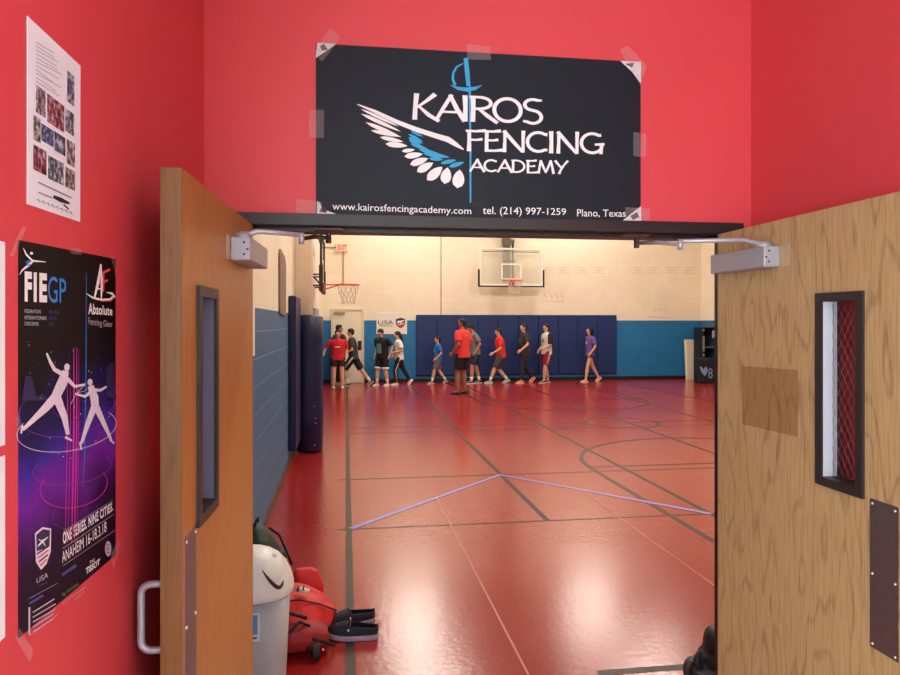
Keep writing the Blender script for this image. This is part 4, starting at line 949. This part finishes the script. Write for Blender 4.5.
person('person in grey shirt and navy shorts partly behind the man in coral', 475.2, 19.15, 323.7, 188, [(.14,.07,0),(-.16,-.09,0)], [(.06,.03,-.46),(.02,.03,-.47)], 1, lean=7, hpitch=20, shirt=cloth('grey_jersey', (116, 112, 108)), bot=cloth('navy_shorts', (24, 26, 48)), shoe=M_shoe_b, sole=M_sole_w, sock=wht, stripe=cloth('blue_stripe', (60, 90, 150)), group=G)
person('boy in red shirt and grey shorts with white socks and teal shoes walking left', 501, 19.2, 328.2, 182, [(.36,.07,0),(-.22,-.08,14)], [(.28,.02,-.38),(.02,.05,-.46)], 0, lean=6, hairm=M_hairb, shirt=cloth('bright_red_jersey', (218, 42, 36)), bot=cloth('camo_grey_shorts', (70, 66, 68)), shoe=mat('teal_shoe', (104, 184, 184), .6), sole=M_sole_w, sock=wht, blen=.98, group=G)
person('boy in dark shirt and dark jeans with orange white shoes walking left', 524, 19.15, 323.8, 192, [(.12,.07,0),(-.34,-.09,44)], [(.22,.08,-.42),(-.02,.06,-.45)], 0, hairm=M_hairb, shirt=cloth('charcoal_jersey', (46, 40, 40)), bottom='trousers', bot=cloth('dark_jeans', (36, 34, 40)), shoe=mat('orange_shoe', (214, 90, 60), .6), sole=M_sole_w, graphic=(cloth('dim_print', (84, 78, 70)), -.07, .07, 1.2, 1.32), group=G)
person('boy in white shirt with black sleeves and red shorts walking left', 546.5, 19.15, 324, 198, [(.14,.08,0),(-.12,-.09,0)], [(.26,.02,-.36),(.10,.03,-.44)], 0, hairm=M_hairb, shirt=cloth('pale_jersey', (206, 200, 192)), sleeve=blk, bot=cloth('red_shorts', (140, 24, 32)), trim=None, stripe=wht, shoe=M_shoe_b, sole=M_sole_w, graphic=(cloth('faint_print', (140, 140, 140)), -.06, .08, 1.2, 1.32), blen=.9, group=G)
person('girl in purple shirt with long black hair walking left at the end of the line', 590, 19.2, 327.4, 188, [(.18,.06,0),(-.36,-.07,34)], [(.10,.07,-.46),(-.06,.05,-.45)], 0, hair='long', shirt=cloth('purple_jersey', (104, 76, 148)), bot=cloth('purple_dark_shorts', (70, 56, 100)), shoe=mat('pink_orange_shoe', (226, 120, 100), .6), sole=M_sole_w, graphic=(wht, -.05, .05, 1.24, 1.30), blen=.3, wide=1.0, group=G)

# ------------------------------------------------------------------ swing-top bin
M_bin = mat('grey_bin_plastic', (178, 178, 182), .45, var=.03); M_lid = mat('cream_lid_plastic', (224, 225, 222), .38, var=.02)
bc = Vector((-.435, 3.16, 0))
tb = empty('trash_bin', bc, 0, 'grey plastic bin with cream swing lid behind the left door', 'trash bin')
mb = MB(); mb.loft([rrect(0, 0, hx, hy, .06, z, 6) for z, hx, hy in ((0,.160,.114),(.01,.164,.118),(.25,.176,.129),(.515,.187,.141))]); mb.build('bin_body', M_bin, tb, True)
def dome(x, y, up):
    q = 1-(abs(x)/.208)**2.5-(abs(y)/.168)**2.5
    return .525+.18*max(0, q)**.5+up
def contour(rho, z, n=36):
    return [Vector((.208*rho*math.copysign(abs(math.cos(a))**.8, math.cos(a)), .168*rho*math.copysign(abs(math.sin(a))**.8, math.sin(a)), z)) for a in [2*math.pi*i/n for i in range(n)]]
mb = MB(); mb.loft([contour(.93, .518), contour(.975, .518), contour(.998, .524), contour(.999, .540)]+[contour(r, .525+.18*(1-r**2.5)**.5) for r in (.993, .97, .93, .87, .79, .69, .57, .43, .28, .12)])
lid = mb.build('lid', M_lid, tb, True)
mb = MB(); rows = []; NA = 12
for i in range(NA+1):
    y_ = -.134+.268*i/NA; hw = .155*(1-(abs(y_)/.160)**4)**.5
    rows.append([Vector((.02+hw*c, y_, dome(.02+hw*c, y_, .006))) for c in (-1, -.75, -.5, -.25, 0, .25, .5, .75, 1)])
mb.loft([[p for p in r]+[p-Vector((0, 0, .014)) for p in reversed(r)] for r in rows]); fl = mb.build('swing_flap', M_lid, lid, True)
pts = []
for i in range(15):
    a_ = math.radians(-8-128*i/14); x_, y_ = .122+.050*math.cos(a_), -.092+.042*math.sin(a_); pts.append(Vector((x_, y_, dome(x_, y_, .004))))
mb = MB(); mb.tube(pts, [.001+.0075*math.sin(math.pi*min(1, (i/14)**.8))**.8 for i in range(15)], 8); mb.build('flap_gap', mat('dark_gap', (60, 40, 26), .7), lid, True)
mb = MB(); mb.ell((.128, -.03, dome(.128, -.03, .004)), (.012, .018, .008), 10, 8); mb.build('finger_notch', M_lid, lid, True)
S = Print(lambda x, y: Vector((x, -.129-(y-.25)*.046, y)), (0, -1, 0), tb); mb = MB()
S.poly(mb, [(-.02,.355),(.078,.355),(.078,.475),(-.02,.475)], .002, 0); S.poly(mb, [(-.01,.385),(.070,.385),(.070,.468),(-.01,.468)], .003, 1); S.rib(mb, [(-.01,.37),(.066,.37)], .008, .003, 2)
mb.build('sticker', [mat('sticker_white', (226, 228, 230), .5), mat('sticker_blue', (96, 150, 196), .5), mat('sticker_ink', (60, 70, 90), .5)], tb)

# ------------------------------------------------------------------ bags
M_rbag = mat('red_nylon', (208, 34, 32), .55, var=.10, scale=14, bump=.5, bscale=16); M_strap = mat('black_webbing', (22, 20, 22), .7); M_rdark = mat('dark_red_nylon', (150, 22, 26), .6, var=.1, bump=.4, bscale=16)
rb = empty('duffel_bag', (-.215, 3.78, 0), math.radians(8), 'slumped red sports bag with black straps beside the bin and shoes', 'bag')
def lump(rings, name, m_, parent, vox=.008, sm=4):
    mb = MB(); mb.loft(rings); return mb.remesh(name, m_, parent, vox, sm)
def oval(cx, cz, hy, hz, x, n=16, pw_=.7, yc=0):
    out = []
    for i in range(n):
        a = 2*math.pi*i/n; c_, s_ = math.cos(a), math.sin(a)
        out.append(Vector((x, yc+hy*math.copysign(abs(c_)**pw_, c_), cz+hz*math.copysign(abs(s_)**pw_, s_))))
    return out
rb_low = lump([oval(0, .075, .17, .072, -.15), oval(0, .09, .20, .088, -.09), oval(0, .09, .20, .088, -.02), oval(0, .08, .19, .078, .05), oval(0, .06, .15, .056, .11)], 'bag_body', M_rdark, rb)
mb = MB()      # upper flap: a folded, slumped compartment
T_ = [[(-.15,-.10,.15),(-.04,-.15,.16),(.05,-.12,.12),(.13,-.06,.08)],
      [(-.14,-.02,.24),(-.03,-.05,.245),(.07,-.03,.205),(.165,.0,.15)],
      [(-.12,.08,.29),(-.01,.06,.285),(.08,.06,.25),(.16,.06,.17)],
      [(-.10,.16,.27),(.0,.15,.265),(.07,.14,.22),(.14,.12,.14)],
      [(-.10,.20,.12),(.0,.20,.11),(.05,.18,.10),(.10,.15,.06)]]
vs = [p for r in T_ for p in r]; fs = [(r*4+c, r*4+c+1, r*4+c+5, r*4+c+4) for r in range(4) for c in range(3)]
mb.add(vs, fs); o = mb.build('top_flap', M_rbag, rb, True)
md = o.modifiers.new('s', 'SUBSURF'); md.levels = md.render_levels = 3
cr = o.data.attributes.new('crease_edge', 'FLOAT', 'EDGE')
for e_ in o.data.edges: cr.data[e_.index].value = .55 if {v//4 for v in e_.vertices} in ({1}, {2}, {3}) else .15
tx = bpy.data.textures.new('folds', 'CLOUDS'); tx.noise_scale = .10
dm = o.modifiers.new('d', 'DISPLACE'); dm.texture = tx; dm.strength = .03; dm.mid_level = .5
md = o.modifiers.new('t', 'SOLIDIFY'); md.thickness = .006
for pts in ([(-.13,-.195,.02),(-.10,-.18,.13),(-.04,-.17,.185),(.01,-.15,.15),(.0,-.195,.04)], [(-.16,-.10,.20),(-.09,-.12,.215),(.0,-.14,.185)], [(.02,-.19,.10),(.08,-.17,.07),(.14,-.12,.02)]):
    mb = MB(); mb.tube(pts, .009, 6); mb.build('strap', M_strap, rb, True)
mb = MB(); mb.loft([[Vector((.035+dx+hx*math.copysign(abs(math.cos(t_))**.6, math.cos(t_)), .235+hy*math.copysign(abs(math.sin(t_))**.6, math.sin(t_)), z)) for t_ in [2*math.pi*i/16 for i in range(16)]] for z, hx, hy, dx in ((.02,.09,.06,-.01),(.10,.095,.065,0),(.22,.082,.05,.005),(.295,.066,.03,-.012),(.312,.045,.02,-.02))])
o = mb.remesh('rear_pocket', M_rbag, rb, .007, 2)
for pts in ([(-.15,-.03,.246),(-.03,-.06,.25),(.07,-.04,.212),(.165,-.01,.155)], [(.16,.0,.155),(.155,-.03,.11),(.12,-.08,.07)]):
    mb = MB(); mb.tube(pts, .0045, 6); mb.build('seam', M_strap, rb, True)
mb = MB(); mb.tube([(.02,-.205,.04),(.055,-.205,.04)], .04, 16); mb.build('wheel', M_strap, rb, False)
mb = MB(); mb.ell((.072,-.21,.045), (.008,.004,.008), 8, 6); mb.build('buckle', M_screw, rb, True)
mb = MB(); mb.tube([(-.045,.0,.285),(-.015,-.01,.285),(.02,-.015,.272)], [.010,.016,.012], 8); pt = mb.build('patch', M_sole_w, rb, True)
for x_ in (-.04, -.012):
    mb = MB(); mb.tube([(x_, -.024, .284), (x_+.006, -.008, .302)], .006, 6); mb.build('patch_stripe', M_strap, pt, True)

M_green = mat('dark_green_nylon', (26, 48, 40), .6, var=.15, scale=18, bump=.4, bscale=20)
gb = empty('backpack', (-.52, 4.72, 0), math.radians(80), 'dark green backpack leaning on the left gym wall behind the bin', 'backpack'); gb.scale = (.88, .85, .86)
mb = MB(); mb.loft([[Vector((.02+hx*math.cos(i*math.pi/8), hy*math.sin(i*math.pi/8)+yo, z)) for i in range(16)] for z, hx, hy, yo in ((0,.13,.09,-.02),(.03,.16,.11,-.02),(.2,.165,.12,.0),(.32,.13,.09,.04),(.40,.07,.05,.07),(.43,.03,.02,.08))])
mb.remesh('bag_body', M_green, gb, .008, 3)
mb = MB(); mb.loft([[Vector((.02+hx*math.cos(i*math.pi/8), -.10+hy*math.sin(i*math.pi/8), z)) for i in range(16)] for z, hx, hy in ((.02,.10,.03),(.05,.12,.05),(.18,.12,.05),(.22,.09,.03))]); mb.remesh('front_pocket', M_green, gb, .008, 2)
for pts, r in (([(.02,-.02,.40),(.03,-.10,.34),(.03,-.16,.20),(.02,-.20,.12)], .010), ([(-.10,-.12,.10),(-.11,-.22,.10),(-.08,-.30,.09),(-.06,-.33,.06)], .007), ([(-.12,-.12,.05),(-.16,-.24,.05),(-.12,-.34,.03),(-.05,-.30,.02)], .007)):
    mb = MB(); mb.tube(pts, r, 6); mb.build('strap', M_strap, gb, True)
mb = MB(); mb.tube([(-.02,.08,.42),(.0,.07,.47),(.05,.07,.47),(.06,.08,.42)], .008, 6); mb.build('handle', M_strap, gb, True)

bb = empty('backpack', (1.79, 3.02, 0), math.radians(-10), 'black bag on the floor just beyond the right door edge', 'bag')
M_bb = mat('black_nylon', (16, 16, 20), .5, var=.2, scale=20, bump=.5, bscale=22)
mb = MB()
for c_, r_ in (((0,0,.115),(.19,.14,.115)), ((-.10,.0,.20),(.05,.09,.085)), ((.02,.02,.21),(.10,.09,.09)), ((-.19,-.01,.07),(.055,.10,.065))): mb.ell(c_, r_, 16, 10)
mb.remesh('bag_body', M_bb, bb, .009, 3)
for pts, r in (([(-.185,-.05,.10),(-.20,-.05,.15),(-.185,-.04,.185)], [.022,.018,.010]), ([(-.22,-.09,.03),(-.245,-.05,.09),(-.215,-.03,.13)], [.014,.018,.012])):
    mb = MB(); mb.tube(pts, r, 8); mb.build('strap', M_strap, bb, True)
mb = MB(); mb.loft([[Vector((-.17+.05*math.cos(i*math.pi/6), -.10+.05*math.sin(i*math.pi/6), z)) for i in range(12)] for z in (.01, .09, .12)]); mb.remesh('side_pocket', mat('dark_blue_nylon', (26, 28, 44), .5), bb, .008, 2)

# ------------------------------------------------------------------ slip-on shoes
M_navy = mat('navy_canvas', (17, 21, 40), .75, var=.12, scale=40); M_lsole = mat('lavender_rubber_sole', (156, 140, 164), .5); M_inner = mat('grey_lining', (66, 62, 66), .8)
def slip_on(loc, rz, label):
    """toe towards -x"""
    t = empty('shoe', loc, rz, label, 'shoe', 'pair of slip-on shoes')
    st = [(-.138,.012,.030,.016),(-.128,.028,.046,.012),(-.10,.042,.060,.006),(-.06,.048,.070,.002),(-.02,.047,.082,0),(.0,.045,.080,0),(.04,.041,.074,0),(.08,.038,.070,0),(.11,.035,.068,0),(.128,.026,.066,0),(.136,.012,.064,0)]
    mb = MB(); mb.loft([[Vector((x, sg*(w_+.004), z)) for sg, z in ((1, lift), (1, lift+.024), (-1, lift+.024), (-1, lift))] for x, w_, h_, lift in st]); bevel(mb.build('sole', M_lsole, t), .004)
    mb = MB(); nq = 13; vs = []; fs = []
    for x, w_, h_, lift in st:
        for q in range(nq):
            a = math.pi*q/(nq-1); vs.append(Vector((x, w_*math.copysign(abs(math.cos(a))**.75, math.cos(a)), lift+.02+(h_-.02)*math.sin(a)**.8)))
    for i in range(len(st)-1):
        for q in range(nq-1):
            if 4 <= i <= 8 and 3 <= q <= nq-5: continue          # the foot opening
            fs.append((i*nq+q, i*nq+q+1, (i+1)*nq+q+1, (i+1)*nq+q))
    mb.add(vs, fs); o = mb.build('upper', M_navy, t, True); md = o.modifiers.new('s', 'SOLIDIFY'); md.thickness = .005
    md = o.modifiers.new('b', 'SUBSURF'); md.levels = md.render_levels = 1
    mb = MB(); mb.loft([[Vector((x, sg*(w_-.006), .026+dz)) for sg, dz in ((1, 0), (1, .003), (-1, .003), (-1, 0))] for x, w_, h_, lift in st[2:-1]]); mb.build('insole', M_inner, t)
    mb = MB(); mb.ell((-.02, -.0475, .052), (.005, .002, .005), 8, 6); mb.build('logo_dot', M_ink, t, True)
    t.scale = (1, 1.05, 1.15)
    mb = MB(); mb.tube([(-.012, .036, .066), (-.014, .0, .084), (-.012, -.036, .066)], .004, 6); mb.build('collar_trim', mat('brown_trim', (96, 56, 36), .6), t, True)
    return t
slip_on((.038, 3.80, 0), math.radians(-7), 'front navy slip-on shoe with lavender sole on the red floor beside the bag')
slip_on((.03, 3.96, 0), math.radians(16), 'navy slip-on shoe behind its pair with grey lining showing, beside the red bag')
